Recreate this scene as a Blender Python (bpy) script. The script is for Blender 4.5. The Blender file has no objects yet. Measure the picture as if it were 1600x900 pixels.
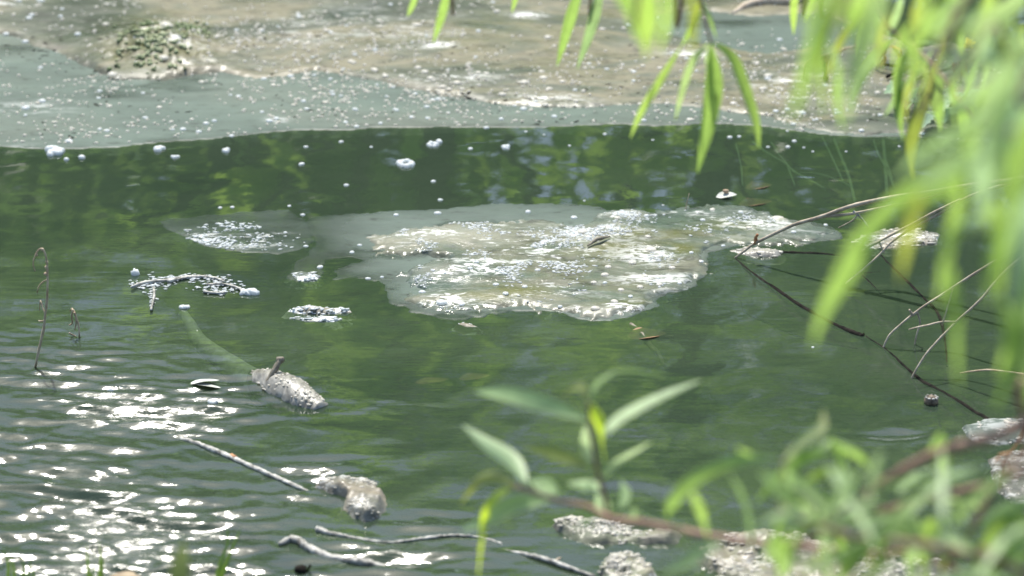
import bpy, bmesh, math, random
import numpy as np
from mathutils import Vector

random.seed(7)
RNG = np.random.default_rng(7)
SC = bpy.context.scene
COL = SC.collection
PI = math.pi

# ---------------------------------------------------------------- camera
CAM_H, PITCH, HFOV, FOCUS = 2.25, math.radians(22.0), math.radians(19.0), 5.85
FX = 800.0 / math.tan(HFOV / 2)
cp, sp = math.cos(PITCH), math.sin(PITCH)
cam_d = bpy.data.cameras.new("camera")
cam = bpy.data.objects.new("camera", cam_d)
COL.objects.link(cam)
cam.location = (0, 0, CAM_H)
cam.rotation_euler = (PI / 2 - PITCH, 0, 0)
cam_d.sensor_width = 36.0
cam_d.lens = 18.0 / math.tan(HFOV / 2)
cam_d.clip_start = 0.05
cam_d.clip_end = 500.0
cam_d.dof.use_dof = True
cam_d.dof.focus_distance = FOCUS
cam_d.dof.aperture_fstop = cam_d.lens / 30.0
SC.camera = cam

# ---------------------------------------------------------------- sky, sun, exposure
SUN_EL, SUN_AZ = math.radians(62.0), math.radians(-10.0)      # azimuth clockwise from +Y (view direction)
world = bpy.data.worlds.new("World")
SC.world = world
world.use_nodes = True
_nt = world.node_tree
_sky = _nt.nodes.new("ShaderNodeTexSky")
_sky.sky_type = 'NISHITA'
_sky.sun_disc = False
_sky.sun_elevation = SUN_EL
_sky.sun_rotation = SUN_AZ
_sky.dust_density = 1.7
_nt.links.new(_sky.outputs[0], _nt.nodes["Background"].inputs[0])
_nt.nodes["Background"].inputs[1].default_value = 0.15
sun_d = bpy.data.lights.new("sun", 'SUN')
sun_d.energy = 4.2
sun_d.angle = math.radians(0.55)
sun_d.color = (1.0, 0.955, 0.87)
sun = bpy.data.objects.new("sun", sun_d)
COL.objects.link(sun)
_sdir = Vector((math.sin(SUN_AZ) * math.cos(SUN_EL), math.cos(SUN_AZ) * math.cos(SUN_EL), math.sin(SUN_EL)))
sun.rotation_euler = _sdir.to_track_quat('Z', 'Y').to_euler()
sun.location = _sdir * 30

SC.view_settings.view_transform = 'Standard'
SC.view_settings.look = 'None'
SC.view_settings.gamma = 1.0
SC.view_settings.exposure = 0.68
SC.render.engine = 'CYCLES'
SC.cycles.use_denoising = True
SC.cycles.caustics_reflective = False
SC.cycles.caustics_refractive = False
SC.cycles.max_bounces = 6
SC.cycles.transparent_max_bounces = 10
SC.cycles.sample_clamp_indirect = 4.0

# ---------------------------------------------------------------- from photograph pixels (1600x900) to places in the world
RIGHT, FWD, UP = np.array([1.0, 0, 0]), np.array([0, cp, -sp]), np.array([0, sp, cp])
CAMP = np.array([0, 0, CAM_H])


def ray(px, py):
    return FWD + (px - 800.0) / FX * RIGHT + (450.0 - py) / FX * UP


def at(px, py, z=0.0):            # the point of the water level (or height z) seen at a pixel
    d = ray(px, py)
    return CAMP + d * ((z - CAM_H) / d[2])


def vp(px, py, y):                # the point of the upright plane y = const seen at a pixel
    d = ray(px, py)
    return CAMP + d * (y / d[1])


def dp(px, py, depth):            # the point at a distance along the view axis
    return CAMP + ray(px, py) * depth


def proj(x, y, z=0.0):            # world to pixel (arrays)
    dx, dy, dz = x, y, z - CAM_H
    f = dy * cp - dz * sp
    u = dy * sp + dz * cp
    return 800 + FX * dx / f, 450 - FX * u / f


# ---------------------------------------------------------------- noise (numpy)
def _hash(ix, iy, seed):
    h = (ix.astype(np.int64) * 374761393 + iy.astype(np.int64) * 668265263 + seed * 1442695041) & 0xFFFFFFFF
    h = ((h ^ (h >> 13)) * 1274126177) & 0xFFFFFFFF
    h = h ^ (h >> 16)
    return (h & 0xFFFF) / 32767.5 - 1.0


def vnoise(x, y, seed=0):
    x = np.asarray(x, float); y = np.asarray(y, float)
    ix, iy = np.floor(x), np.floor(y)
    fx, fy = x - ix, y - iy
    fx = fx * fx * fx * (fx * (fx * 6 - 15) + 10); fy = fy * fy * fy * (fy * (fy * 6 - 15) + 10)
    a, b = _hash(ix, iy, seed), _hash(ix + 1, iy, seed)
    c, d = _hash(ix, iy + 1, seed), _hash(ix + 1, iy + 1, seed)
    return (a * (1 - fx) + b * fx) * (1 - fy) + (c * (1 - fx) + d * fx) * fy


def fbm(x, y, seed=0, o=4):
    s, a, f, t = 0.0, 1.0, 1.0, 0.0
    for k in range(o):
        s = s + a * vnoise(x * f + 17.3 * k, y * f - 9.1 * k, seed + k); t += a; a *= 0.5; f *= 2.03
    return s / t


def ss(a, b, x):
    t = np.clip((x - a) / (b - a), 0, 1)
    return t * t * (3 - 2 * t)


def poly_sd(x, y, poly):          # signed distance, positive inside
    x = np.asarray(x, float); y = np.asarray(y, float)
    d = np.full(x.shape, 1e9); ins = np.zeros(x.shape, bool)
    n = len(poly)
    for i in range(n):
        ax, ay = poly[i]; bx, by = poly[(i + 1) % n]
        ex, ey = bx - ax, by - ay
        t = np.clip(((x - ax) * ex + (y - ay) * ey) / (ex * ex + ey * ey + 1e-12), 0, 1)
        d = np.minimum(d, (x - ax - t * ex) ** 2 + (y - ay - t * ey) ** 2)
        with np.errstate(divide='ignore', invalid='ignore'):
            c = ((ay > y) != (by > y)) & (x < ex * (y - ay) / (ey if ey else 1e-12) + ax)
        ins ^= c
    d = np.sqrt(d)
    return np.where(ins, d, -d)


def ground_poly(pxpoly):
    return [tuple(at(px, py)[:2]) for px, py in pxpoly]


# ---------------------------------------------------------------- materials
class Mat:
    def __init__(self, name):
        self.m = bpy.data.materials.new(name)
        self.m.use_nodes = True
        self.nt = self.m.node_tree
        self.b = self.nt.nodes["Principled BSDF"]
        self.out = self.nt.nodes["Material Output"]
        self.pos = self.n("ShaderNodeNewGeometry").outputs["Position"]

    def n(self, t, **kw):
        x = self.nt.nodes.new(t)
        for k, v in kw.items():
            setattr(x, k, v)
        return x

    def l(self, a, b):
        self.nt.links.new(a, b)

    def scaled(self, s):
        v = self.n("ShaderNodeVectorMath", operation='MULTIPLY')
        self.l(self.pos, v.inputs[0]); v.inputs[1].default_value = s
        return v.outputs[0]

    def noise(self, scale, detail=4, rough=0.55, stretch=None, dist=0.0):
        x = self.n("ShaderNodeTexNoise")
        x.inputs["Scale"].default_value = scale; x.inputs["Detail"].default_value = detail
        x.inputs["Roughness"].default_value = rough; x.inputs["Distortion"].default_value = dist
        self.l(self.scaled(stretch) if stretch else self.pos, x.inputs["Vector"])
        return x.outputs["Fac"]

    def ramp(self, fac, stops):
        r = self.n("ShaderNodeValToRGB")
        e = r.color_ramp.elements
        while len(e) < len(stops):
            e.new(0.5)
        for k, (p, c) in enumerate(stops):
            e[k].position = p
            e[k].color = (c[0], c[1], c[2], 1) if hasattr(c, '__len__') else (c, c, c, 1)
        self.l(fac, r.inputs[0])
        return r.outputs[0]

    def mix(self, fac, a, b, blend='MIX'):
        x = self.n("ShaderNodeMix", data_type='RGBA', blend_type=blend)
        for s, v in ((x.inputs[0], fac), (x.inputs[6], a), (x.inputs[7], b)):
            if isinstance(v, (int, float)):
                s.default_value = v
            elif isinstance(v, tuple):
                s.default_value = (*v, 1)
            else:
                self.l(v, s)
        return x.outputs[2]

    def math(self, op, a, b=0.0):
        x = self.n("ShaderNodeMath", operation=op)
        for s, v in ((x.inputs[0], a), (x.inputs[1], b)):
            if isinstance(v, (int, float)):
                s.default_value = v
            else:
                self.l(v, s)
        return x.outputs[0]

    def attr(self, name):
        return self.n("ShaderNodeAttribute", attribute_name=name).outputs["Fac"]

    def bump(self, h, dist, strength=1.0, prev=None):
        x = self.n("ShaderNodeBump")
        x.inputs["Distance"].default_value = dist; x.inputs["Strength"].default_value = strength
        self.l(h, x.inputs["Height"])
        if prev is not None:
            self.l(prev, x.inputs["Normal"])
        return x.outputs[0]

    def set(self, **kw):
        for k, v in kw.items():
            s = self.b.inputs[k.replace('_', ' ')]
            if isinstance(v, (int, float)):
                s.default_value = v
            elif isinstance(v, tuple):
                s.default_value = (*v, 1) if len(v) == 3 else v
            else:
                self.l(v, s)
        return self


def m_water():
    M = Mat("pond_water")
    nt = M.nt; nt.nodes.remove(M.b)
    b0 = M.bump(M.noise(14, 3, 0.5, (1, 0.55, 1)), 0.00025)
    b1 = M.n("ShaderNodeBump"); b1.inputs["Distance"].default_value = 0.006
    M.l(M.attr("ripple"), b1.inputs["Strength"]); M.l(M.noise(46, 4, 0.55, (0.2, 1, 1), 0.3), b1.inputs["Height"]); M.l(b0, b1.inputs["Normal"])
    b1 = b1.outputs[0]
    dif = M.n("ShaderNodeBsdfDiffuse")
    murk = M.ramp(M.noise(3.5, 4, 0.6, (0.5, 1, 1)), [(0.3, (0.039, 0.065, 0.040)), (0.7, (0.054, 0.083, 0.051))])
    M.l(murk, dif.inputs[0])
    tr = M.n("ShaderNodeBsdfTransparent"); tr.inputs[0].default_value = (0.74, 0.86, 0.70, 1)
    body = M.n("ShaderNodeMixShader"); body.inputs[0].default_value = 0.44
    M.l(dif.outputs[0], body.inputs[1]); M.l(tr.outputs[0], body.inputs[2])
    gl = M.n("ShaderNodeBsdfGlossy"); M.l(M.math("ADD", M.math("MULTIPLY", M.attr("ripple"), 0.25), 0.025), gl.inputs["Roughness"])
    M.l(b1, gl.inputs["Normal"])
    fr = M.n("ShaderNodeFresnel"); fr.inputs[0].default_value = 1.60; M.l(b1, fr.inputs["Normal"])
    mx = M.n("ShaderNodeMixShader")
    M.l(fr.outputs[0], mx.inputs[0]); M.l(body.outputs[0], mx.inputs[1]); M.l(gl.outputs[0], mx.inputs[2])
    M.l(mx.outputs[0], M.out.inputs[0])
    return M.m


def m_ground():
    M = Mat("bank_soil")
    c = M.ramp(M.noise(2.2, 6), [(0.3, (0.022, 0.030, 0.012)), (0.55, (0.05, 0.052, 0.026)), (0.75, (0.032, 0.05, 0.018))])
    M.set(Base_Color=c, Roughness=0.9, Normal=M.bump(M.noise(30, 5), 0.02))
    return M.m


def m_film():
    M = Mat("grey_green_film")
    c = M.ramp(M.noise(2.4, 5, 0.6, (0.6, 1, 1)), [(0.3, (0.070, 0.100, 0.084)), (0.5, (0.096, 0.132, 0.108)), (0.7, (0.120, 0.145, 0.116))])
    fr = M.math('MULTIPLY', M.noise(85, 5, 0.7, (0.4, 1, 1), 0.8), M.noise(16, 4, 0.6, (0.35, 1, 1), 0.6))
    fr = M.math('MULTIPLY', M.attr("froth_glint"), M.ramp(fr, [(0.25, 0.0), (0.31, 1.0)]))
    sp_ = M.ramp(M.noise(46, 3, 0.6, (0.5, 1, 1)), [(0.30, 0.45), (0.40, 1.0), (0.75, 1.12)])
    c = M.mix(1.0, c, M.ramp(M.noise(9, 5, 0.65, (0.22, 1, 1), 0.5), [(0.32, 0.72), (0.55, 1.0), (0.75, 1.15)]), 'MULTIPLY')
    c = M.mix(1.0, c, sp_, 'MULTIPLY')
    c = M.mix(fr, c, (0.82, 0.83, 0.80))  # white of the froth, painted for glints on the wet film as well
    bn = M.bump(M.noise(120, 3), 0.0006, 1.0, M.bump(M.noise(20, 4, 0.6, (0.6, 1, 1)), 0.0025))
    M.set(Base_Color=c, Roughness=0.45, IOR=1.36, Normal=bn)
    tr = M.n("ShaderNodeBsdfTransparent"); tr.inputs[0].default_value = (0.85, 0.9, 0.85, 1)
    mx = M.n("ShaderNodeMixShader")
    M.l(M.math('MULTIPLY', M.math('MULTIPLY', M.attr("thin"), M.math('SUBTRACT', 1.0, fr)), M.ramp(M.noise(7, 4, 0.6, (0.5, 1, 1)), [(0.3, 1.0), (0.7, 0.6)])), mx.inputs[0])
    M.l(M.b.outputs[0], mx.inputs[1]); M.l(tr.outputs[0], mx.inputs[2]); M.l(mx.outputs[0], M.out.inputs[0])
    return M.m


def m_crust(name, dark, mid, tan, algae=(0.10, 0.105, 0.028), rough=0.5, bump=0.004, pale=(0.27, 0.245, 0.18)):
    M = Mat(name)
    big = M.noise(3.2, 6, 0.62, (0.5, 1, 1), 0.6)
    c = M.ramp(big, [(0.38, dark), (0.47, mid), (0.55, tan), (0.63, mid), (0.72, tan)])
    fine = M.ramp(M.noise(38, 5, 0.65, (0.5, 1, 1), 0.4), [(0.32, 0.38), (0.46, 0.95), (0.70, 1.22)])
    c = M.mix(1.0, c, fine, 'MULTIPLY')
    al = M.math('MULTIPLY', M.attr("algae"), M.ramp(M.noise(24, 4, 0.6, (0.6, 1, 1)), [(0.36, 0.0), (0.56, 1.0)]))
    c = M.mix(al, c, algae)
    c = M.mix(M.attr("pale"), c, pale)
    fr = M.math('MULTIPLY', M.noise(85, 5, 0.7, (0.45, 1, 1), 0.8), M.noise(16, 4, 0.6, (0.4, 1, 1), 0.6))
    fr = M.math('MULTIPLY', M.attr("froth_glint"), M.ramp(fr, [(0.264, 0.0), (0.325, 1.0)]))
    c = M.mix(fr, c, (0.82, 0.83, 0.79))  # froth white that also paints the sun glints of the wet crust
    b1 = M.bump(M.noise(26, 5, 0.6, (0.5, 1, 1), 0.5), bump)
    b2 = M.bump(M.noise(120, 4, 0.65, (0.5, 1, 1)), bump * 0.32, 1.0, b1)
    r = M.ramp(M.noise(9, 3, 0.5, (0.5, 1, 1)), [(0.35, rough - 0.14), (0.65, rough + 0.2)])
    M.set(Base_Color=c, Roughness=r, IOR=1.38, Normal=b2)
    return M.m


def m_simple(name, c1, c2, scale=40, rough=0.6, bump=0.001, ior=1.4, sss=0.0, detail=4, stretch=None):
    M = Mat(name)
    n = M.noise(scale, detail, 0.6, stretch)
    M.set(Base_Color=M.ramp(n, [(0.35, c1), (0.65, c2)]), Roughness=rough, IOR=ior)
    if bump:
        M.set(Normal=M.bump(n, bump))
    return M.m


def m_foam(name, col):
    M = Mat(name)
    M.set(Base_Color=col, Roughness=0.22, IOR=1.35)
    t = M.n("ShaderNodeBsdfTranslucent"); t.inputs[0].default_value = (*col, 1)
    mx = M.n("ShaderNodeMixShader"); mx.inputs[0].default_value = 0.5
    M.l(M.b.outputs[0], mx.inputs[1]); M.l(t.outputs[0], mx.inputs[2]); M.l(mx.outputs[0], M.out.inputs[0])
    return M.m


def m_leaf(name, top, under, trans, tw=0.45, gloss=0.5):
    M = Mat(name)
    nt = M.nt; nt.nodes.remove(M.b)
    geo = M.n("ShaderNodeNewGeometry")
    rnd = M.n("ShaderNodeObjectInfo").outputs["Random"]
    var = M.ramp(rnd, [(0.0, (0.82, 0.86, 0.8)), (0.5, (1, 1, 1)), (1.0, (1.18, 1.12, 1.0))])
    mott = M.ramp(M.noise(70, 4), [(0.28, 0.66), (0.40, 0.95), (0.7, 1.08)])
    rib = M.ramp(M.attr("across"), [(0.0, (1.35, 1.3, 1.25)), (0.16, (0.94, 0.95, 0.94)), (0.8, (1, 1, 1)), (1.0, (1.12, 1.05, 0.85))])
    mott = M.mix(1.0, mott, rib, 'MULTIPLY')
    c = M.mix(geo.outputs["Backfacing"], top, under)
    c = M.mix(1.0, c, var, 'MULTIPLY'); c = M.mix(1.0, c, mott, 'MULTIPLY')
    d = M.n("ShaderNodeBsdfDiffuse"); M.l(c, d.inputs[0])
    t = M.n("ShaderNodeBsdfTranslucent"); M.l(M.mix(1.0, M.mix(1.0, trans, var, 'MULTIPLY'), mott, 'MULTIPLY'), t.inputs[0])
    mx = M.n("ShaderNodeMixShader"); mx.inputs[0].default_value = tw
    M.l(d.outputs[0], mx.inputs[1]); M.l(t.outputs[0], mx.inputs[2])
    g = M.n("ShaderNodeBsdfGlossy"); g.inputs["Roughness"].default_value = gloss
    lw = M.n("ShaderNodeLayerWeight").outputs["Facing"]
    fr = M.math('ADD', M.math('MULTIPLY', M.math('POWER', lw, 4.0), 0.22), 0.03)
    m2 = M.n("ShaderNodeMixShader")
    M.l(fr, m2.inputs[0]); M.l(mx.outputs[0], m2.inputs[1]); M.l(g.outputs[0], m2.inputs[2])
    M.l(m2.outputs[0], M.out.inputs[0])
    return M.m


MAT = dict(
    water=m_water(), ground=m_ground(), film=m_film(),
    crust_far=m_crust("brown_scum_crust", (0.042, 0.056, 0.038), (0.086, 0.099, 0.068), (0.165, 0.153, 0.099), bump=0.004, rough=0.40),
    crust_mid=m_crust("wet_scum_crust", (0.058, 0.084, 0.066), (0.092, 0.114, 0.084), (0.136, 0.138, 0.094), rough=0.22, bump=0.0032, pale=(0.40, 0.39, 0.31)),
    crust_small=m_crust("crumbly_scum", (0.085, 0.09, 0.07), (0.16, 0.155, 0.12), (0.23, 0.20, 0.145), algae=(0.14, 0.17, 0.09), rough=0.34, bump=0.004),
    algae=m_crust("algae_clump", (0.12, 0.17, 0.07), (0.19, 0.24, 0.11), (0.30, 0.33, 0.19), algae=(0.16, 0.24, 0.10), rough=0.4, bump=0.008),
    foam=m_foam("white_foam", (0.86, 0.89, 0.88)),
    bubble_tan=m_foam("creamy_foam", (0.86, 0.83, 0.74)),
    log=m_simple("wet_log", (0.12, 0.115, 0.095), (0.38, 0.365, 0.31), 38, 0.24, 0.004, detail=8, stretch=(1.6, 0.55, 1)),
    peg=m_simple("peg_bark", (0.11, 0.10, 0.07), (0.26, 0.23, 0.17), 90, 0.6, 0.002),
    stick=m_simple("bleached_stick", (0.10, 0.097, 0.078), (0.56, 0.55, 0.49), 70, 0.4, 0.004, detail=6),
    twig=m_simple("dry_twig", (0.30, 0.24, 0.17), (0.52, 0.45, 0.34), 60, 0.6, 0.0015),
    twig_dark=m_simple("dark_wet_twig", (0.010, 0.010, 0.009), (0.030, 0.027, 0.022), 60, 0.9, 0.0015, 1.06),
    deadstem=m_simple("dead_stalk", (0.32, 0.22, 0.14), (0.56, 0.46, 0.32), 60, 0.6, 0.001),
    orange=m_simple("dry_orange_leaf", (0.30, 0.13, 0.055), (0.50, 0.27, 0.13), 60, 0.6, 0.001),
    shoot=m_simple("red_brown_shoot", (0.22, 0.125, 0.09), (0.33, 0.20, 0.14), 30, 0.5, 0.001),
    shoot_pale=m_simple("tan_shoot", (0.25, 0.16, 0.09), (0.34, 0.24, 0.13), 30, 0.5, 0.001),
    bark=m_simple("willow_bark", (0.07, 0.058, 0.042), (0.16, 0.14, 0.11), 12, 0.85, 0.02),
    sunk=m_simple("sunken_leaf", (0.14, 0.085, 0.04), (0.26, 0.15, 0.07), 40, 0.6, 0.001),
    weed=m_simple("water_weed", (0.16, 0.25, 0.15), (0.26, 0.36, 0.24), 30, 0.6, 0.0),
    stone=m_simple("tan_stone", (0.24, 0.18, 0.11), (0.40, 0.32, 0.21), 30, 0.7, 0.003),
    pod=m_simple("seed_pod", (0.06, 0.045, 0.03), (0.22, 0.17, 0.11), 120, 0.5, 0.002),
    leaf=m_leaf("willow_leaf", (0.18, 0.31, 0.075), (0.22, 0.35, 0.15), (0.40, 0.60, 0.13), 0.55),
    leaf_pale=m_leaf("sheen_willow_leaf", (0.40, 0.54, 0.28), (0.42, 0.55, 0.32), (0.48, 0.68, 0.26), 0.45, 0.45),  # willow leaf with the sky's sheen put into a paler colour
    leaf_yellow=m_leaf("young_willow_leaf", (0.26, 0.36, 0.04), (0.28, 0.38, 0.07), (0.66, 0.88, 0.07), 0.6),
    leaf_olive=m_leaf("olive_willow_leaf", (0.17, 0.22, 0.06), (0.20, 0.25, 0.10), (0.40, 0.48, 0.08), 0.5),
    leaf_mint=m_leaf("mint_weed_leaf", (0.30, 0.45, 0.30), (0.33, 0.47, 0.34), (0.40, 0.60, 0.32), 0.5, 0.5),
    grass=m_leaf("grass_blade", (0.13, 0.22, 0.05), (0.15, 0.24, 0.07), (0.30, 0.48, 0.07), 0.45),
    flower=m_leaf("yellow_blossom", (0.62, 0.58, 0.05), (0.6, 0.56, 0.08), (0.7, 0.65, 0.06), 0.4),
    tree_leaf=m_leaf("tree_foliage", (0.055, 0.095, 0.025), (0.07, 0.11, 0.035), (0.22, 0.38, 0.09), 0.55, 0.4),
    tree_leaf2=m_leaf("bright_tree_foliage", (0.09, 0.15, 0.022), (0.10, 0.15, 0.035), (0.46, 0.72, 0.12), 0.66, 0.4),
)


# ---------------------------------------------------------------- mesh building
class MB:
    def __init__(self):
        self.v, self.f, self.n, self.across = [], [], 0, False

    def add(self, v, f):
        v = np.asarray(v, float).reshape(-1, 3)
        self.v.append(v)
        self.f += [tuple(i + self.n for i in q) for q in f]
        self.n += len(v)

    def tube(self, pts, r, nseg=7, cap=True, knob=0.0):
        pts = np.asarray(pts, float); k = len(pts)
        r = np.broadcast_to(np.asarray(r, float), (k,)) if np.ndim(r) == 0 else np.interp(np.linspace(0, 1, k), np.linspace(0, 1, len(r)), r)
        tan = np.gradient(pts, axis=0); tan /= np.linalg.norm(tan, axis=1)[:, None] + 1e-12
        ref = np.array([0.31, 0.2, 1.0]) if abs(tan[0][2]) < 0.9 else np.array([1.0, 0.2, 0])
        vs, fs = [], []
        for i in range(k):
            a = np.cross(tan[i], ref); a /= np.linalg.norm(a); b = np.cross(tan[i], a); ref = np.cross(a, tan[i]) if False else ref
            for j in range(nseg):
                t = 2 * PI * j / nseg
                rr = r[i] * (1 + knob * random.uniform(-1, 1))
                vs.append(pts[i] + rr * (math.cos(t) * a + math.sin(t) * b))
        for i in range(k - 1):
            for j in range(nseg):
                j2 = (j + 1) % nseg
                fs.append((i * nseg + j, i * nseg + j2, (i + 1) * nseg + j2, (i + 1) * nseg + j))
        if cap:
            fs.append(tuple(range(nseg))[::-1]); fs.append(tuple((k - 1) * nseg + j for j in range(nseg)))
        self.add(vs, fs)

    def blob(self, c, rad, rough=0.25, sub=1, rz=None):
        v, f = ico(sub)
        v = v * (1 + rough * RNG.uniform(-1, 1, (len(v), 1)))
        v = v * np.asarray(rad, float)
        a = RNG.uniform(0, 2 * PI) if rz is None else rz
        ca, sa = math.cos(a), math.sin(a)
        v = np.stack([v[:, 0] * ca - v[:, 1] * sa, v[:, 0] * sa + v[:, 1] * ca, v[:, 2]], 1)
        self.add(v + np.asarray(c), f)

    def build(self, name, mat, parent=None, origin=None, smooth=True):
        v = np.concatenate(self.v) if self.v else np.zeros((0, 3))
        if parent is not None:
            origin = np.array(parent["_o"])
        elif origin is None:
            origin = np.array([v[:, 0].mean(), v[:, 1].mean(), v[:, 2].min()])
        me = bpy.data.meshes.new(name)
        me.from_pydata((v - origin).tolist(), [], self.f)
        if smooth:
            me.polygons.foreach_set("use_smooth", [True] * len(me.polygons))
        me.materials.append(MAT[mat] if isinstance(mat, str) else mat)
        me.update()
        if self.across and len(v) % 5 == 0:
            me.attributes.new("across", 'FLOAT', 'POINT').data.foreach_set("value", np.tile([1, .5, 0, .5, 1], len(v) // 5).astype(np.float32))
        o = bpy.data.objects.new(name, me)
        COL.objects.link(o)
        o["_o"] = [float(t) for t in origin]
        if parent is not None:
            o.parent = parent
        else:
            o.location = origin
        return o


_ico = {}


def ico(sub):
    if sub not in _ico:
        bm = bmesh.new()
        bmesh.ops.create_icosphere(bm, subdivisions=sub, radius=1.0)
        bm.verts.ensure_lookup_table()
        _ico[sub] = (np.array([v.co[:] for v in bm.verts]), [tuple(v.index for v in f.verts) for f in bm.faces])
        bm.free()
    return _ico[sub]


def thing(name, label, cat, loc, group=None):
    o = bpy.data.objects.new(name, None)
    o.empty_display_size = 0.05
    COL.objects.link(o)
    o.location = [float(t) for t in loc]
    o["_o"] = [float(t) for t in loc]
    return tag(o, label, cat, group)


def tag(o, label=None, cat=None, group=None, kind=None):
    for k, v in (("label", label), ("category", cat), ("group", group), ("kind", kind)):
        if v:
            o[k] = v
    return o


def spline(pts, n):               # Catmull-Rom through points
    P = np.asarray(pts, float)
    if len(P) == 2:
        t = np.linspace(0, 1, n)[:, None]
        return P[0] * (1 - t) + P[1] * t
    P = np.vstack([2 * P[0] - P[1], P, 2 * P[-1] - P[-2]])
    m = len(P) - 3
    out = []
    for s in np.linspace(0, m, n):
        i = min(int(s), m - 1); t = s - i
        a, b, c, d = P[i], P[i + 1], P[i + 2], P[i + 3]
        out.append(0.5 * (2 * b + (c - a) * t + (2 * a - 5 * b + 4 * c - d) * t * t + (3 * b - a - 3 * c + d) * t ** 3))
    return np.array(out)


def leaf_mesh(mb, spine, width, face=0.0, fold=0.25, nseg=12, peak=0.4, tooth=0.0, normal=None, flip=False, lean=1.15):
    """a lance-shaped blade along a spine; face = rotation of the blade about the spine away from facing the camera"""
    S = spline(spine, nseg + 1)
    tan = np.gradient(S, axis=0); tan /= np.linalg.norm(tan, axis=1)[:, None] + 1e-12
    V, F = [], []
    for i in range(nseg + 1):
        t = i / nseg
        w = width * 0.5 * (math.sin(PI * min(1, t / peak) / 2) ** 0.8 if t < peak else math.cos(PI / 2 * (t - peak) / (1 - peak)) ** 0.85)
        w = max(w, width * 0.03)
        if tooth and 0 < i < nseg:
            w *= 1 + tooth * (1 if i % 2 else -1)
        vd = CAMP - S[i]; vd /= np.linalg.norm(vd)
        n = vd + np.array([0, 0, lean]) if normal is None else np.asarray(normal, float)
        n = n - tan[i] * np.dot(n, tan[i]); n /= np.linalg.norm(n) + 1e-12
        if normal is None:                     # the blade leans back towards the sky: keep the width it shows
            vd = vd - tan[i] * np.dot(vd, tan[i]); vd /= np.linalg.norm(vd) + 1e-12
            w /= max(0.78, float(np.dot(n, vd)))
        s = np.cross(tan[i], n)
        a = face + 0.25 * math.sin(t * 3.0)
        s, n = s * math.cos(a) + n * math.sin(a), n * math.cos(a) - s * math.sin(a)
        if flip:
            s, n = -s, -n
        for q in (-1, -0.5, 0, 0.5, 1):
            lift = fold * w * (abs(q) ** 1.4)
            V.append(S[i] + s * (w * q) + n * lift)
    for i in range(nseg):
        for j in range(4):
            F.append((i * 5 + j, i * 5 + j + 1, (i + 1) * 5 + j + 1, (i + 1) * 5 + j))
    mb.across = True
    mb.add(V, F)


# ---------------------------------------------------------------- ground and water
def axis_lines(segs):
    out = []
    for a, b, s in segs:
        out.append(np.arange(a, b, s))
    out.append(np.array([segs[-1][1]]))
    return np.unique(np.round(np.concatenate(out), 5))


def grid_object(name, X, Y, Z, mat, kind="structure", drop=None, attrs=None, parent=None, origin=(0, 0, 0)):
    """height field on the lines X, Y; drop = mask of vertices whose faces are left out"""
    ny, nx = Z.shape
    xx, yy = np.meshgrid(X, Y)
    idx = np.arange(nx * ny).reshape(ny, nx)
    q = np.stack([idx[:-1, :-1], idx[:-1, 1:], idx[1:, 1:], idx[1:, :-1]], -1).reshape(-1, 4)
    v = np.stack([xx.ravel(), yy.ravel(), Z.ravel()], 1)
    if drop is not None:
        dr = drop.ravel()
        q = q[~dr[q].all(1)]
        used = np.unique(q)
        re = np.full(len(v), -1); re[used] = np.arange(len(used))
        v, q = v[used], re[q]
        if attrs:
            attrs = {k: a.ravel()[used] for k, a in attrs.items()}
    elif attrs:
        attrs = {k: a.ravel() for k, a in attrs.items()}
    if parent is not None:
        origin = np.array(parent["_o"])
    v = v - np.asarray(origin)
    me = bpy.data.meshes.new(name)
    me.vertices.add(len(v)); me.vertices.foreach_set("co", v.ravel())
    me.loops.add(q.size); me.loops.foreach_set("vertex_index", q.ravel().astype(np.int32))
    me.polygons.add(len(q)); me.polygons.foreach_set("loop_start", np.arange(0, q.size, 4, dtype=np.int32))
    me.polygons.foreach_set("use_smooth", np.ones(len(q), bool))
    me.update(calc_edges=True)
    for k, a in (attrs or {}).items():
        at_ = me.attributes.new(k, 'FLOAT', 'POINT'); at_.data.foreach_set("value", a.astype(np.float32))
    me.materials.append(MAT[mat])
    o = bpy.data.objects.new(name, me)
    COL.objects.link(o)
    o["_o"] = [float(t) for t in origin]
    if parent is not None:
        o.parent = parent
    else:
        o.location = [float(t) for t in origin]
    if kind:
        o["kind"] = kind
    return o


FAR_Y, NEAR_Y = 9.3, 4.12
X = axis_lines([(-60, -8, 4), (-8, -2, 0.4), (-2, 2, 0.1), (2, 8, 0.4), (8, 60.1, 4)])
Y = axis_lines([(-20, -2, 2), (-2, 3.4, 0.3), (3.4, 4.6, 0.06), (4.6, 8.6, 0.15), (8.6, 10, 0.08), (10, 16, 0.5), (16, 90, 5)])
xx, yy = np.meshgrid(X, Y)
edge = np.minimum(np.minimum(yy - NEAR_Y, FAR_Y - yy), 9 - np.abs(xx)) + 0.12 * fbm(xx * 1.5, yy * 1.5, 3)
zz = np.where(edge > 0, -0.30 * ss(0, 0.9, edge) + 0.03 * fbm(xx * 4, yy * 4, 5), 0.22 * ss(0, 0.5, -edge) + 0.05 * fbm(xx, yy, 9) * ss(0, 0.6, -edge) + 0.02 * np.clip(-edge, 0, 30))
grid_object("ground", X, Y, zz, "ground")

X = axis_lines([(-9.5, -2, 0.5), (-2, -1.2, 0.05), (-1.2, 1.2, 0.008), (1.2, 2, 0.05), (2, 9.51, 0.5)])
Y = axis_lines([(3.7, 4.2, 0.05), (4.2, 5.9, 0.006), (5.9, 7.8, 0.012), (7.8, 9.9, 0.1)])
xx, yy = np.meshgrid(X, Y)
px, py = proj(xx, yy)


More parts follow.
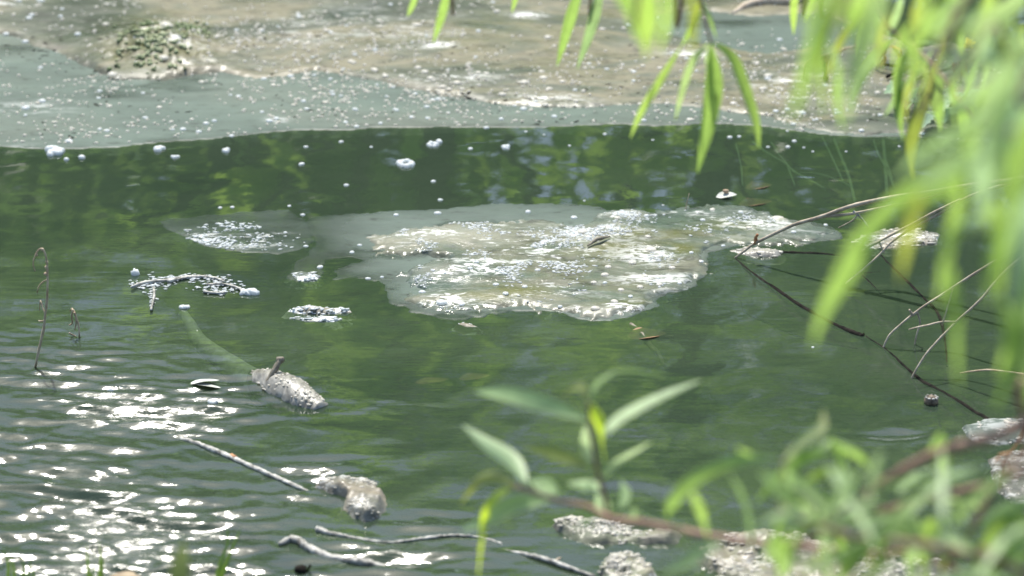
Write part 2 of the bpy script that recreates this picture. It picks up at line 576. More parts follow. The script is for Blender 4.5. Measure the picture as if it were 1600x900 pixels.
def ripple_mask(px, py):
    a = ss(-60, 170, py - (575 + 0.50 * px)) * ss(560, 640, py + 0.12 * px)
    blob = np.zeros_like(px)
    for cx, cy, rx, ry, s in ((70, 590, 260, 60, .45), (200, 640, 260, 50, .75), (500, 745, 80, 24, .8), (450, 780, 90, 22, .7), (665, 815, 70, 16, .6),
                              (620, 870, 150, 30, 1.0), (330, 670, 120, 20, .7), (1420, 680, 60, 14, .5), (150, 555, 200, 30, .3)):
        blob = np.maximum(blob, s * np.exp(-((px - cx) / rx) ** 2 - ((py - cy) / ry) ** 2))
    return np.maximum(a, blob)


def waves(xx, yy, px, py):
    z = np.zeros_like(xx)
    wx = xx + 0.03 * fbm(xx * 5, yy * 5, 21); wy = yy + 0.03 * fbm(xx * 5, yy * 5, 22)
    R = random.Random(5)
    for k in range(26):
        lam = 0.026 * (3.4 ** R.random())
        th = R.gauss(0.05, 0.34)
        z += (lam ** 1.05) * np.sin(2 * PI / lam * (wx * math.sin(th) + wy * math.cos(th)) + R.uniform(0, 6.28))
    z = z / 26 ** 0.5
    gust = 0.6 + 0.65 * ss(-0.35, 0.55, fbm(xx * 3.2, yy * 5, 31, 3))
    big = np.zeros_like(xx)
    for k in range(7):
        lam = R.uniform(0.10, 0.30); th = R.gauss(0.0, 0.5)
        big += lam * np.sin(2 * PI / lam * (wx * math.sin(th) + wy * math.cos(th)) + R.uniform(0, 6.28))
    return z * 0.115 * ripple_mask(px, py) * gust + big * (0.0004 + 0.0010 * ss(330, 560, py))


wz = waves(xx, yy, px, py)
grid_object("water", X, Y, wz, "water", attrs={"ripple": np.maximum(ripple_mask(px, py) * (0.3 + 0.7 * ss(-0.4, 0.4, fbm(xx * 3.2, yy * 5, 31, 3))), 0.07 * ss(300, 460, py))})


# ---------------------------------------------------------------- floating scum: height fields whose rims dip under the water
class Field:
    def __init__(self, pxpoly, top, edge_noise=0.006, rim=0.006, nscale=22, seed=1, extra=None, holes=()):
        self.poly = ground_poly(pxpoly)
        self.holes = [ground_poly(h) for h in holes]
        self.top, self.en, self.rim, self.ns, self.seed, self.extra = top, edge_noise, rim, nscale, seed, extra

    def sd(self, x, y):
        s = poly_sd(x, y, self.poly)
        for h in self.holes:
            s = np.minimum(s, -poly_sd(x, y, h))
        return s + self.en * fbm(x * self.ns, y * self.ns * 0.7, self.seed, 4) + self.en * 0.35 * vnoise(x * 95, y * 70, self.seed + 7)

    def z(self, x, y, base=0.0):
        x = np.asarray(x, float); y = np.asarray(y, float)
        s = self.sd(x, y)
        h = self.top
        if self.extra is not None:
            h = h + self.extra(x, y)
        return np.where(s > 0, ss(0, 1, s / self.rim) * h, np.maximum(s * 1.6, -0.012)) + base

    def mesh(self, name, res, mat, parent=None, base=0.0, attrs=None, origin=None):
        P = np.array(self.poly)
        m = 0.03
        X = np.arange(P[:, 0].min() - m, P[:, 0].max() + m, res[0]); Y = np.arange(P[:, 1].min() - m, P[:, 1].max() + m, res[1])
        xx, yy = np.meshgrid(X, Y)
        z = self.z(xx, yy, base)
        at_ = {}
        px, py = proj(xx, yy)
        for k, fn in (attrs or {}).items():
            at_[k] = fn(xx, yy, px, py)
        return grid_object(name, X, Y, z, mat, kind=None, drop=(z < base - 0.011), attrs=at_, parent=parent, origin=origin if origin is not None else (0, 0, 0))


def gauss_px(blobs):
    def fn(x, y, px, py):
        s = np.zeros_like(px)
        for cx, cy, rx, ry, a in blobs:
            s = np.maximum(s, a * np.exp(-((px - cx) / rx) ** 2 - ((py - cy) / ry) ** 2))
        return s
    return fn


# bubbles: domes that share a few meshes, whitened in place of their glints
BUB = []
for k in range(4):
    v, f = ico(2)
    v = v * (1 + 0.06 * RNG.uniform(-1, 1, (len(v), 1))) * np.array([1, 1, 0.52])
    for m_ in ("foam", "bubble_tan"):
        me = bpy.data.meshes.new("bubble"); me.from_pydata(v.tolist(), [], f)
        me.polygons.foreach_set("use_smooth", [True] * len(me.polygons)); me.materials.append(MAT[m_])
        BUB.append(me)


def bubble(p, r, parent=None, tan=False, name="bubble", tall=1.0):
    me = BUB[2 * random.randrange(4) + (1 if tan else 0)]
    o = bpy.data.objects.new(name, me)
    COL.objects.link(o)
    rel = np.asarray(p) - np.array(parent["_o"] if parent is not None else (0, 0, 0))
    o.location = rel.tolist(); o.scale = (r * random.uniform(.9, 1.25), r * random.uniform(.9, 1.25), r * tall)
    o.rotation_euler.z = random.uniform(0, 6.28)
    if parent is not None:
        o.parent = parent
    return o


def px_size(px, py):
    p = at(px, py)
    return (p[1] * cp - (p[2] - CAM_H) * sp) / FX      # metres per photo pixel at that place


def scatter(n, box, weight, seed):
    R = np.random.default_rng(seed)
    out = []
    while len(out) < n:
        X = R.uniform(box[0], box[2], 4000); Y = R.uniform(box[1], box[3], 4000)
        k = R.uniform(0, 1, 4000) < weight(X, Y)
        out += list(zip(X[k], Y[k]))
    return out[:n]


def flecks(name, pts, zfun, size, parent, mat="foam", flat=0.35, stretch=1.8):
    mb = MB()
    for (px, py) in pts:
        p = at(px, py); s = px_size(px, py) * random.uniform(*size) * 0.5
        z = float(zfun(np.array([p[0]]), np.array([p[1]]))[0])
        mb.blob((p[0], p[1], z + s * flat * 0.3), (s * random.uniform(1, stretch), s * random.uniform(0.8, 1.6), s * flat * random.uniform(.7, 1.6)), 0.3, 1, random.gauss(0, 0.7))
    return tag(mb.build(name, mat, parent), kind="stuff")


# --- the wide mat along the far side
film_edge = [(-260, 232), (-60, 232), (0, 231), (60, 234), (110, 234), (180, 231), (250, 224), (330, 218), (400, 210), (455, 204), (500, 204), (545, 205), (580, 200), (640, 201),
             (700, 199), (760, 199), (830, 200), (900, 197), (960, 195), (1020, 197), (1080, 195), (1140, 194), (1200, 199), (1245, 206), (1300, 212), (1360, 215), (1420, 214),
             (1500, 220), (1600, 226), (1850, 226), (1850, -95), (-260, -95)]
HOLES = [[(1015, 28), (1090, 18), (1180, 26), (1290, 20), (1345, 45), (1330, 70), (1270, 74), (1200, 84), (1150, 78), (1085, 66), (1040, 52)],
         [(1340, -60), (1640, -60), (1640, 75), (1560, 92), (1490, 66), (1430, 76), (1380, 50)]]
far = thing("scum_mat", "wide grey-green and brown scum mat with many bubbles along the far side", "scum mat", at(800, 200))
film = Field(film_edge, 0.0010, 0.006, 0.012, 16, 4, lambda x, y: 0.0002 * fbm(x * 9, y * 9, 41), HOLES[1:])
film.mesh("film", (0.006, 0.009), "film", far, 0.0, {"froth_glint": gauss_px([(40, 170, 60, 8, .45), (430, 188, 16, 4, .8), (90, 232, 60, 5, .7)]), "thin": lambda x, y, px, py: np.clip(0.06 + 0.35 * np.exp(-np.maximum(film.sd(x, y), 0) / 0.02) + 0.55 * ss(0.3, 0.6, fbm(x * 4, y * 9, 48, 4)), 0, .8)})
crust_poly = [(-260, 30), (-60, 46), (0, 54), (30, 60), (60, 74), (110, 92), (140, 108), (178, 126), (215, 124), (250, 126), (290, 119), (345, 113), (400, 124), (450, 120), (490, 110), (560, 121), (600, 128),
              (650, 141), (700, 152), (760, 162), (830, 168), (900, 170), (960, 166), (1040, 163), (1100, 170), (1150, 178), (1200, 184), (1245, 200), (1300, 209), (1360, 212), (1420, 209), (1500, 214),
              (1600, 216), (1840, 216), (1840, -90), (-260, -90)]


def far_relief(x, y):
    r = 0.0022 * (1 - np.abs(fbm(x * 3.2, y * 4.2, 51, 5)) * 2.2) + 0.0022 * fbm(x * 12, y * 14, 55, 3)
    px, py = proj(x, y)
    for cx, cy, rx, ry, a in ((255, 78, 110, 34, .020), (240, 85, 70, 26, .022), (760, 130, 170, 30, .008), (70, 40, 120, 30, .006), (560, 60, 160, 30, .006)):
        r = r + a * np.exp(-((px - cx) / rx) ** 2 - ((py - cy) / ry) ** 2) * (1 + 0.5 * fbm(x * 30, y * 30, 57, 3))
    return r


crust = Field(crust_poly, 0.0020, 0.014, 0.020, 11, 8, far_relief, HOLES)
crust.mesh("crust", (0.006, 0.009), "crust_far", far, 0.0016,
           {"froth_glint": gauss_px([(250, 80, 60, 26, .8), (176, 122, 10, 7, 1.2), (680, 73, 34, 6, 1), (850, 160, 60, 8, .9), (700, 128, 60, 9, .9), (1240, 135, 60, 14, .9), (825, 26, 30, 5, .9), (1080, 90, 40, 8, .9), (20, 5, 60, 8, .7), (570, 45, 160, 30, .35)]),
            "algae": gauss_px([(255, 72, 70, 36, 1.0), (225, 95, 50, 22, 1.0), (290, 52, 40, 20, .8), (830, 40, 140, 26, .35), (690, 70, 60, 12, .7), (1250, 145, 60, 20, .4)]),
            "pale": lambda x, y, px, py: 0.55 * np.exp(-(crust.sd(x, y) / 0.03) ** 2) * ss(-0.1, 0.35, fbm(x * 3, y * 3, 77) + 0.25 * (px < 640))})


def far_z(x, y):
    x = np.asarray(x, float); y = np.asarray(y, float)
    return np.maximum(np.maximum(film.z(x, y), crust.z(x, y, 0.0016)), 0.0)


# algae tuft on the crust
mb = MB()
for (px, py) in scatter(420, (170, 40, 330, 122), gauss_px([(235, 85, 38, 22, 1.0), (285, 58, 30, 14, .8)]).__call__ if False else (lambda X, Y: gauss_px([(235, 85, 38, 22, 1.0), (285, 58, 30, 14, .8)])(None, None, X, Y)), 12):
    p = at(px, py); z = float(far_z([p[0]], [p[1]])[0])
    s = random.uniform(0.002, 0.006)
    mb.blob((p[0], p[1], z + s * 0.5), (s * 1.6, s, s), 0.45, 1)
tag(mb.build("algae_tuft", "algae", far), kind="stuff")

big_list = [(176, 122, 15), (257, 106, 13), (260, 60, 20), (248, 70, 16), (122, 62, 9), (40, 66, 9), (10, 55, 8), (46, 35, 8), (64, 5, 10), (50, 30, 9), (66, 159, 10), (40, 170, 11), (108, 222, 11), (95, 32, 7),
            (171, 167, 7), (249, 169, 8), (227, 185, 7), (286, 203, 8), (322, 194, 8), (335, 190, 8), (362, 213, 7), (367, 89, 9), (373, 74, 7), (341, 67, 8), (315, 129, 7), (475, 125, 9), (454, 151, 6),
            (427, 134, 7), (492, 141, 8), (421, 190, 9), (432, 186, 7), (549, 101, 9), (585, 114, 10), (602, 124, 9), (628, 125, 8), (653, 112, 9), (664, 120, 10), (673, 130, 9), (692, 143, 8), (714, 138, 11),
            (722, 146, 8), (785, 153, 11), (702, 146, 7), (747, 121, 7), (733, 106, 7), (760, 123, 8), (697, 99, 7), (776, 21, 10), (653, 45, 10), (648, 44, 8), (592, 38, 8), (582, 62, 8), (570, 51, 6),
            (547, 43, 6), (528, 29, 7), (510, 54, 7), (484, 59, 8), (555, 172, 8), (643, 184, 7), (846, 119, 8), (849, 130, 10), (858, 145, 9), (852, 167, 10), (820, 137, 12), (862, 158, 7), (890, 160, 7),
            (900, 163, 7), (885, 90, 7), (866, 76, 7), (856, 62, 10), (818, 171, 9), (941, 48, 8), (975, 46, 7), (1000, 164, 7), (1005, 189, 8), (1042, 163, 8), (1063, 92, 9), (1146, 166, 9), (1183, 101, 8),
            (1200, 121, 12), (1192, 142, 10), (1262, 138, 9), (1298, 147, 9), (1350, 149, 8), (1371, 147, 9), (1385, 143, 8), (1346, 207, 8), (1311, 180, 8), (1307, 180, 7), (1253, 180, 10), (1440, 211, 8),
            (1445, 124, 12), (1442, 126, 8), (1290, 72, 8), (1251, 131, 8), (1212, 177, 7), (1100, 28, 8), (1225, 78, 7), (760, 200, 7), (866, 183, 8), (783, 187, 6), (620, 173, 7), (617, 172, 6), (540, 192, 6)]
for (px, py, d) in big_list:
    p = at(px, py); r = px_size(px, py) * d * 0.58
    bubble((p[0], p[1], float(far_z([p[0]], [p[1]])[0]) + r * 0.15), r, far, tan=(py < 170 and px > 150))


def far_w(X, Y):
    x = np.array([at(a, b)[:2] for a, b in zip(X, Y)])
    e = film.sd(x[:, 0], x[:, 1])
    cl = ss(-0.05, 0.5, fbm(x[:, 0] * 5, x[:, 1] * 6, 91, 3))
    hot = gauss_px([(790, 140, 170, 45, 1.0), (330, 70, 160, 60, .6), (150, 170, 190, 50, .5), (560, 150, 200, 60, .5), (1250, 150, 160, 40, .8), (1330, 130, 100, 20, .8), (650, 100, 100, 40, .7), (960, 180, 180, 20, .5)])(None, None, X, Y)
    return np.where(e > 0.012, np.clip(0.10 + 0.9 * hot, 0, 1) * (0.2 + 0.8 * cl), 0)


for (px, py) in scatter(185, (0, 0, 1600, 226), far_w, 31):
    p = at(px, py); r = px_size(px, py) * random.uniform(5.0, 9.0) * 0.5
    bubble((p[0], p[1], float(far_z([p[0]], [p[1]])[0]) + r * 0.15), r, far, tan=(random.random() < 0.45))
flecks("bubble", scatter(2300, (-60, -40, 1660, 226), far_w, 32), far_z, (2.2, 6.0), far, "bubble_tan", 0.7, 1.4)

# dark crumbs lying on the grey film
mb = MB()
for (px, py) in scatter(230, (-40, 60, 1400, 225), lambda X, Y: far_w(X, Y) * 0 + (film.sd(*np.array([at(a, b)[:2] for a, b in zip(X, Y)]).T) > 0.02) * ss(0, .5, fbm(X / 90, Y / 28, 101, 3)), 33):
    p = at(px, py); s = px_size(px, py) * random.uniform(1.0, 2.6)
    mb.blob((p[0], p[1], float(far_z([p[0]], [p[1]])[0])), (s * random.uniform(1, 3), s, s * 0.35), 0.3, 1, random.gauss(0, .5))
tag(mb.build("dark_crumbs", "twig_dark", far), kind="stuff")

# --- the patch in the middle
mid_film_poly = [(470, 346), (490, 338), (530, 335), (590, 332), (640, 329), (700, 326), (740, 321), (780, 317), (830, 318), (880, 317), (930, 321), (965, 330), (1000, 333), (1040, 330), (1080, 323), (1120, 320), (1165, 322),
                 (1190, 333), (1230, 343), (1270, 346), (1300, 354), (1318, 368), (1316, 374), (1270, 379), (1200, 384), (1140, 386), (1112, 396), (1113, 406), (1104, 425), (1085, 447), (1060, 455), (1030, 467), (1026, 480),
                 (990, 495), (960, 503), (925, 503), (895, 496), (868, 486), (820, 486), (770, 491), (735, 497), (712, 501), (680, 497), (650, 490), (630, 480), (606, 474), (604, 448), (590, 440), (560, 436), (520, 438),
                 (530, 420), (560, 407), (548, 402), (515, 408), (500, 420), (505, 436), (485, 442), (462, 440), (450, 432), (452, 420), (462, 408), (480, 398), (492, 384), (490, 372), (478, 362)]
mid = thing("scum_mat", "lumpy pale brown scum patch glinting in the middle of the pond", "scum mat", at(840, 410))


def mid_relief(x, y):
    px, py = proj(x, y)
    r = 0.002 * fbm(x * 14, y * 14, 61, 4)
    for cx, cy, rx, ry, a in ((680, 374, 85, 20, .014), (760, 385, 120, 26, .010), (975, 345, 38, 12, .026), (960, 366, 60, 16, .018), (915, 385, 60, 16, .016), (780, 420, 130, 28, .016), (700, 430, 60, 18, .014),
                              (850, 440, 100, 22, .014), (1000, 400, 90, 22, .014), (960, 460, 90, 22, .012), (950, 488, 60, 10, .014), (760, 465, 80, 12, .012), (1120, 350, 90, 20, .014), (1215, 355, 60, 14, .014), (1060, 375, 60, 14, .012),
                              (1070, 430, 40, 16, .010), (680, 470, 40, 10, .010)):
        r = r + a * np.exp(-((px - cx) / rx) ** 2 - ((py - cy) / ry) ** 2)
    n = fbm(x * 26, y * 22, 63, 4); rid = 1 - np.abs(fbm(x * 18, y * 16, 65, 4)) * 2.4
    return (0.38 * r - 0.001) * (1 + 0.35 * n + 0.35 * rid)


mid_film = Field(mid_film_poly, 0.0010, 0.011, 0.010, 30, 14, lambda x, y: 0.0002 * fbm(x * 10, y * 10, 43))
mid_film.mesh("film", (0.005, 0.007), "film", mid, 0.0, {"thin": lambda x, y, px, py: np.clip(0.08 + 0.6 * (1 - ss(480, 640, px + 0.5 * (400 - py))) + 0.5 * np.exp(-np.maximum(mid_film.sd(x, y), 0) / 0.035) + 0.5 * ss(0.25, 0.5, fbm(x * 9, y * 12, 47, 4)), 0, .92)})
mid_crust_poly = [(570, 378), (620, 360), (680, 352), (740, 347), (800, 350), (850, 345), (905, 352), (930, 340), (960, 332), (1000, 333), (1040, 331), (1080, 324), (1120, 321), (1165, 323), (1190, 334), (1230, 344),
                  (1270, 348), (1300, 355), (1315, 369), (1260, 378), (1190, 382), (1130, 385), (1108, 398), (1108, 412), (1095, 432), (1075, 449), (1045, 456), (1022, 470), (1018, 482), (985, 494), (950, 500), (915, 499), (880, 488),
                  (820, 482), (740, 488), (690, 488), (655, 482), (640, 470), (655, 455), (640, 445), (622, 425), (660, 415), (690, 405), (640, 400), (590, 398)]
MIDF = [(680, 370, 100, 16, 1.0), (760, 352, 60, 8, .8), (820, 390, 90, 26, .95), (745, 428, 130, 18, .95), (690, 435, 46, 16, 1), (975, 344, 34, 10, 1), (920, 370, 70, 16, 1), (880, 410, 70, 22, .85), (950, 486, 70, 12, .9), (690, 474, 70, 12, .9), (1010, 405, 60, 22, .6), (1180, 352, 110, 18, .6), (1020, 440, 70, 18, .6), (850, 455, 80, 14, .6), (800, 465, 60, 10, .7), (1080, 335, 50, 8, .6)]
mid_crust = Field(mid_crust_poly, 0.0035, 0.030, 0.016, 20, 18, mid_relief)
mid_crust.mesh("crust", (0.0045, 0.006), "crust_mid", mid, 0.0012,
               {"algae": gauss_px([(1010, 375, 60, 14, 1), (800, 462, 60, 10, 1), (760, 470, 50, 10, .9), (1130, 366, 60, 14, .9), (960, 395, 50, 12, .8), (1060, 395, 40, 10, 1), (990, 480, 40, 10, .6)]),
                "froth_glint": gauss_px(MIDF), "pale": gauss_px([(700, 372, 95, 17, .6), (978, 344, 26, 8, .9), (940, 365, 40, 8, .4), (915, 378, 22, 8, .6), (690, 432, 42, 12, .4), (1215, 347, 16, 6, .9), (950, 492, 40, 6, .6)])})


def mid_z(x, y):
    x = np.asarray(x, float); y = np.asarray(y, float)
    return np.maximum(np.maximum(mid_film.z(x, y), mid_crust.z(x, y, 0.0012)), 0.0)


MIDB = [(635, 383, 0), (1017, 398, 18), (988, 417, 12), (945, 436, 11), (950, 423, 10), (920, 381, 8), (897, 341, 10), (825, 332, 10), (805, 326, 0), (684, 334, 10), (619, 337, 9), (562, 384, 7), (688, 313, 0), (745, 418, 8),
        (735, 431, 8), (695, 436, 6), (575, 436, 8), (597, 434, 7), (722, 480, 9), (875, 483, 9), (1012, 379, 9), (1130, 385, 7), (1113, 332, 9), (1157, 337, 8), (1215, 345, 22), (1290, 352, 7), (1098, 351, 8), (1080, 400, 8),
        (928, 449, 9), (970, 460, 9), (985, 470, 8), (960, 478, 12), (930, 490, 14), (1000, 455, 10), (1030, 450, 9), (1050, 425, 10), (1095, 410, 8), (840, 430, 9), (880, 420, 8), (775, 452, 9), (790, 467, 10), (690, 478, 16),
        (910, 372, 14), (965, 352, 9), (1010, 345, 8), (1170, 362, 9), (1240, 367, 8), (1062, 447, 8), (550, 395, 8), (500, 418, 10), (478, 385, 7), (730, 350, 6), (1008, 436, 9), (945, 450, 8), (820, 455, 8), (660, 462, 10)]
for (px, py, d) in MIDB:
    if not d:
        continue
    p = at(px, py); r = px_size(px, py) * d * 0.5
    bubble((p[0], p[1], float(mid_z([p[0]], [p[1]])[0]) + r * 0.1), r, mid, tan=(px > 900 and d > 8))


def mid_w(X, Y):
    x = np.array([at(a, b)[:2] for a, b in zip(X, Y)])
    e = mid_crust.sd(x[:, 0], x[:, 1])
    hot = gauss_px([(700, 370, 95, 16, 1.0), (820, 395, 90, 26, .9), (745, 430, 120, 14, .9), (690, 432, 42, 14, 1), (975, 344, 34, 10, 1), (920, 372, 60, 14, 1), (880, 410, 60, 20, .7), (950, 485, 60, 10, .5), (690, 475, 60, 10, .6), (1000, 405, 60, 20, .3), (1180, 350, 90, 14, .25), (1020, 440, 60, 16, .3)])(None, None, X, Y)
    cl = ss(0.0, 0.45, fbm(x[:, 0] * 17, x[:, 1] * 14, 93, 3))
    return np.where(e > 0.005, (0.03 + 0.97 * hot) * cl, 0)


flecks("foam_glint_flecks", scatter(1700, (560, 320, 1320, 505), mid_w, 42), mid_z, (1.4, 4.4), mid, "foam", 0.3, 2.8)  # white bits: foam, and sun glints of the wet crust put in as colour
# a curled dark twig on the patch
mb = MB()
P = [at(px, py)[:2] for px, py in ((918, 395), (930, 390), (940, 388), (953, 382))]
mb.tube(spline([(a, b, float(mid_z([a], [b])[0]) + 0.004 + 0.004 * (i in (1, 2))) for i, (a, b) in enumerate(P)], 10), [0.002, 0.004, 0.004, 0.0015], 6, True, .15)
tag(mb.build("curled_twig", "peg"), "short brown curled twig lying on the lumpy scum patch", "twig")
mb = MB(); b0 = at(1071, 330)
mb.tube(spline([b0, vp(1073, 318, b0[1]), vp(1077, 302, b0[1])], 8), [0.0013, 0.0006], 5)
tag(mb.build("grass_stalk", "deadstem"), "thin upright dry stalk poking out of the scum patch", "stalk")


# --- small floating scum pieces
def scrap(name, label, cat, poly, top, mat="crust_small", relief=0.006, nf=60, fsize=(2, 6), edge=0.008, res=0.004, fw=None, bub=(), algae=0.0, group=None, seed=5, film_only=False, thin=0.3, froth_glint=0.9):
    c = np.mean(np.array(ground_poly(poly)), 0)
    t = thing(name, label, cat, (c[0], c[1], 0), group)
    F = Field(poly, top, edge, 0.010, 30, seed, (lambda x, y: relief * (0.5 + fbm(x * 28, y * 24, seed + 3, 4))))
    F.mesh("film" if film_only else "crust", (res, res * 1.2), mat, t, 0.0,
           {"algae": lambda x, y, px, py: algae + 0 * px, "thin": lambda x, y, px, py: thin + 0 * px, "froth_glint": lambda x, y, px, py: froth_glint * (fw(px, py) if fw else 1.0 + 0 * px), "pale": lambda x, y, px, py: 0.5 * ss(0.1, .5, fbm(x * 20, y * 20, seed + 9, 3))})
    zf = lambda x, y: np.maximum(F.z(x, y), 0.0)
    if nf:
        P = np.array(poly)
        box = (P[:, 0].min(), P[:, 1].min(), P[:, 0].max(), P[:, 1].max())

        def w(X, Y):
            x = np.array([at(a, b)[:2] for a, b in zip(X, Y)])
            k = (F.sd(x[:, 0], x[:, 1]) > 0.002) * (0.15 + 0.85 * ss(0.0, 0.4, fbm(x[:, 0] * 18, x[:, 1] * 15, seed + 5, 3)))
            return k * (fw(X, Y) if fw else 1.0)
        flecks("foam_glint_flecks", scatter(nf, box, w, seed + 60), zf, fsize, t, "bubble_tan" if seed > 80 else "foam", 0.35, 2.8)  # white bits stand for sparkles on the wet scum as well as foam
    for (px, py, d) in bub:
        p = at(px, py); r = px_size(px, py) * d * 0.5
        bubble((p[0], p[1], float(zf([p[0]], [p[1]])[0]) + r * .1), r, t)
    return t


scrap("scum_mat", "small foamy white scum patch afloat beside the big lumpy patch", "scum mat", [(250, 345), (300, 338), (380, 330), (450, 328), (478, 345), (490, 375), (470, 392), (430, 398), (380, 395), (330, 388), (290, 372), (262, 358)],
      0.0008, "film", 0.0004, 300, (1.3, 5.0), 0.008, 0.005, lambda X, Y: gauss_px([(320, 372, 32, 9, 1), (390, 378, 45, 10, 1), (360, 358, 36, 6, .8), (420, 372, 30, 8, .9)])(None, None, X, Y),
      [(344, 325, 7), (363, 324, 7), (446, 364, 6), (473, 336, 8), (452, 322, 6)], seed=71, film_only=True, thin=0.85)
scrap("scum_piece", "pale oval film piece with a white edge floating off the patch's left end", "scum piece", [(452, 431), (468, 424), (490, 426), (503, 432), (490, 440), (465, 440)], 0.003, "film", 0.001, 30, (2, 6), 0.003, seed=73, film_only=True)
scrap("scum_piece", "long pale scum sliver pointing at the patch, upper of two", "scum piece", [(448, 486), (470, 481), (495, 480), (512, 483), (545, 484), (550, 488), (515, 491), (490, 492), (462, 490)], 0.004, "crust_small", 0.004, 60, (2, 6), 0.004, seed=75)
scrap("scum_piece", "long grey film sliver with a white stripe, lower of two", "scum piece", [(448, 497), (480, 494), (520, 495), (542, 498), (520, 503), (480, 503)], 0.003, "film", 0.002, 34, (2, 5), 0.003, seed=77, film_only=True)
scrap("scum_piece", "small tan leaf-shaped scrap under the lumpy patch's lower edge", "scum piece", [(714, 506), (724, 503), (738, 507), (748, 511), (728, 511)], 0.003, "crust_small", 0.002, 4, (2, 3), 0.002, seed=79)
scrap("scum_clump", "brown lumpy scum clump at the end of the thin pale stick", "scum clump", [(492, 762), (510, 755), (540, 757), (565, 753), (585, 762), (602, 772), (603, 800), (590, 812), (570, 816), (548, 810), (535, 796), (540, 780), (515, 774)],
      0.010, "crust_small", 0.012, 90, (2, 6), 0.006, 0.003, lambda X, Y: gauss_px([(520, 763, 30, 9, 1), (565, 760, 26, 9, 1), (560, 800, 14, 6, .9), (580, 808, 22, 6, .6)])(None, None, X, Y), seed=81)
scrap("scum_mat", "crumbly floating scum strip with white crumbs under the reddish shoot", "scum mat", [(862, 822), (880, 811), (915, 810), (935, 816), (965, 820), (990, 830), (1030, 832), (1065, 838), (1058, 850), (1010, 853), (985, 846), (955, 852), (905, 850), (885, 838)],
      0.006, "crust_small", 0.012, 220, (2, 7), 0.008, 0.004, lambda X, Y: gauss_px([(900, 820, 36, 10, 1), (950, 833, 40, 9, .8), (985, 840, 30, 8, .5)])(None, None, X, Y), algae=.5, seed=83)
scrap("scum_clump", "round crumbly scum clump at the bottom between stick and leafy shoots", "scum clump", [(935, 893), (950, 880), (975, 874), (1003, 876), (1022, 888), (1026, 905), (1000, 925), (950, 925)],
      0.008, "crust_small", 0.014, 130, (3, 9), 0.006, 0.004, None, algae=.7, seed=85)
scrap("scum_mat", "brownish floating debris mat behind the lowest willow leaves", "scum mat", [(1080, 872), (1098, 858), (1130, 846), (1180, 838), (1240, 840), (1300, 848), (1345, 862), (1400, 872), (1470, 880), (1500, 900), (1500, 930), (1110, 930), (1120, 895)],
      0.006, "crust_small", 0.014, 420, (2, 8), 0.010, 0.005, lambda X, Y: gauss_px([(1150, 885, 50, 18, 1), (1140, 855, 30, 9, .8), (1260, 850, 40, 12, .8), (1330, 870, 60, 16, .6), (1400, 890, 80, 16, .5)])(None, None, X, Y), algae=.4, seed=87, froth_glint=0.35)
scrap("scum_mat", "pale scum patch under the dry twigs near the drooping leaves", "scum mat", [(1330, 380), (1350, 366), (1390, 360), (1430, 360), (1468, 366), (1462, 382), (1400, 388), (1350, 389)],
      0.003, "crust_small", 0.005, 120, (2, 7), 0.006, 0.004, None, seed=89)
scrap("scum_piece", "dark wet bark scrap with a white rim at the big twig's tip", "scum piece", [(1142, 392), (1160, 387), (1200, 390), (1225, 394), (1215, 402), (1180, 402), (1158, 398)], 0.004, "log", 0.004, 22, (2, 6), 0.004, seed=90)
scrap("scum_piece", "grey bubbly scrap floating by the thick reddish branch", "scum piece", [(1505, 668), (1530, 655), (1575, 652), (1640, 660), (1640, 690), (1560, 695), (1520, 688)], 0.003, "film", 0.004, 40, (2, 8), 0.008, seed=92, film_only=True, froth_glint=0.35)
scrap("scum_mat", "bubbly dark scum beneath the reddish side branch at the edge", "scum mat", [(1545, 720), (1580, 705), (1660, 700), (1660, 790), (1600, 800), (1560, 770)], 0.004, "crust_small", 0.006, 60, (2, 6), 0.010, seed=94, froth_glint=0.35)

# debris line with white foam on the left
t = thing("debris_strip", "white foamy string of plant debris floating above the half-sunken log", "debris", at(290, 450))
mb = MB()
for pts, r in (([(205, 449), (230, 440), (262, 438), (300, 432), (335, 434), (350, 440)], .003), ([(262, 440), (290, 434), (322, 432)], .0035), ([(322, 445), (350, 444), (372, 450), (380, 456)], .003),
               ([(240, 450), (241, 462), (236, 484)], .0025), ([(318, 456), (340, 458), (352, 457)], .003)):
    mb.tube(spline([at(a, b, 0.002 + 0.003 * random.random()) for a, b in pts], 12), r, 6, True, .3)
mb.build("stalk", "stick", t)
mb = MB()
for (px, py) in scatter(330, (200, 422, 390, 486), lambda X, Y: gauss_px([(232, 445, 26, 5, 1), (245, 440, 10, 7, 1), (290, 435, 40, 4, .8), (335, 445, 24, 9, .7), (345, 456, 22, 4, .7), (238, 465, 5, 14, .6)])(None, None, X, Y), 51):
    p = at(px, py); s = px_size(px, py) * random.uniform(.7, 2.2)
    mb.blob((p[0], p[1], 0.002), (s * 2.2, s, s * 0.45), .3, 1, random.gauss(0, .5))
tag(mb.build("foam_glint_flecks", "foam", t), kind="stuff")


def float_blob(name, label, cat, px, py, w, h, mat="foam", hh=0.6, n=5):
    mb = MB(); m = px_size(px, py)
    p = at(px, py)
    for k in range(n):
        a = random.uniform(0, 6.28); q = random.uniform(0, .55)
        s = random.uniform(.3, .62)
        mb.blob((p[0] + math.cos(a) * q * w * .5 * m, p[1] + math.sin(a) * q * h * .5 * m, 0.001), (w * .5 * m * s, h * .6 * m * s, h * .5 * m * hh * s * 1.6), .22, 2)
    return tag(mb.build(name, mat), label, cat)


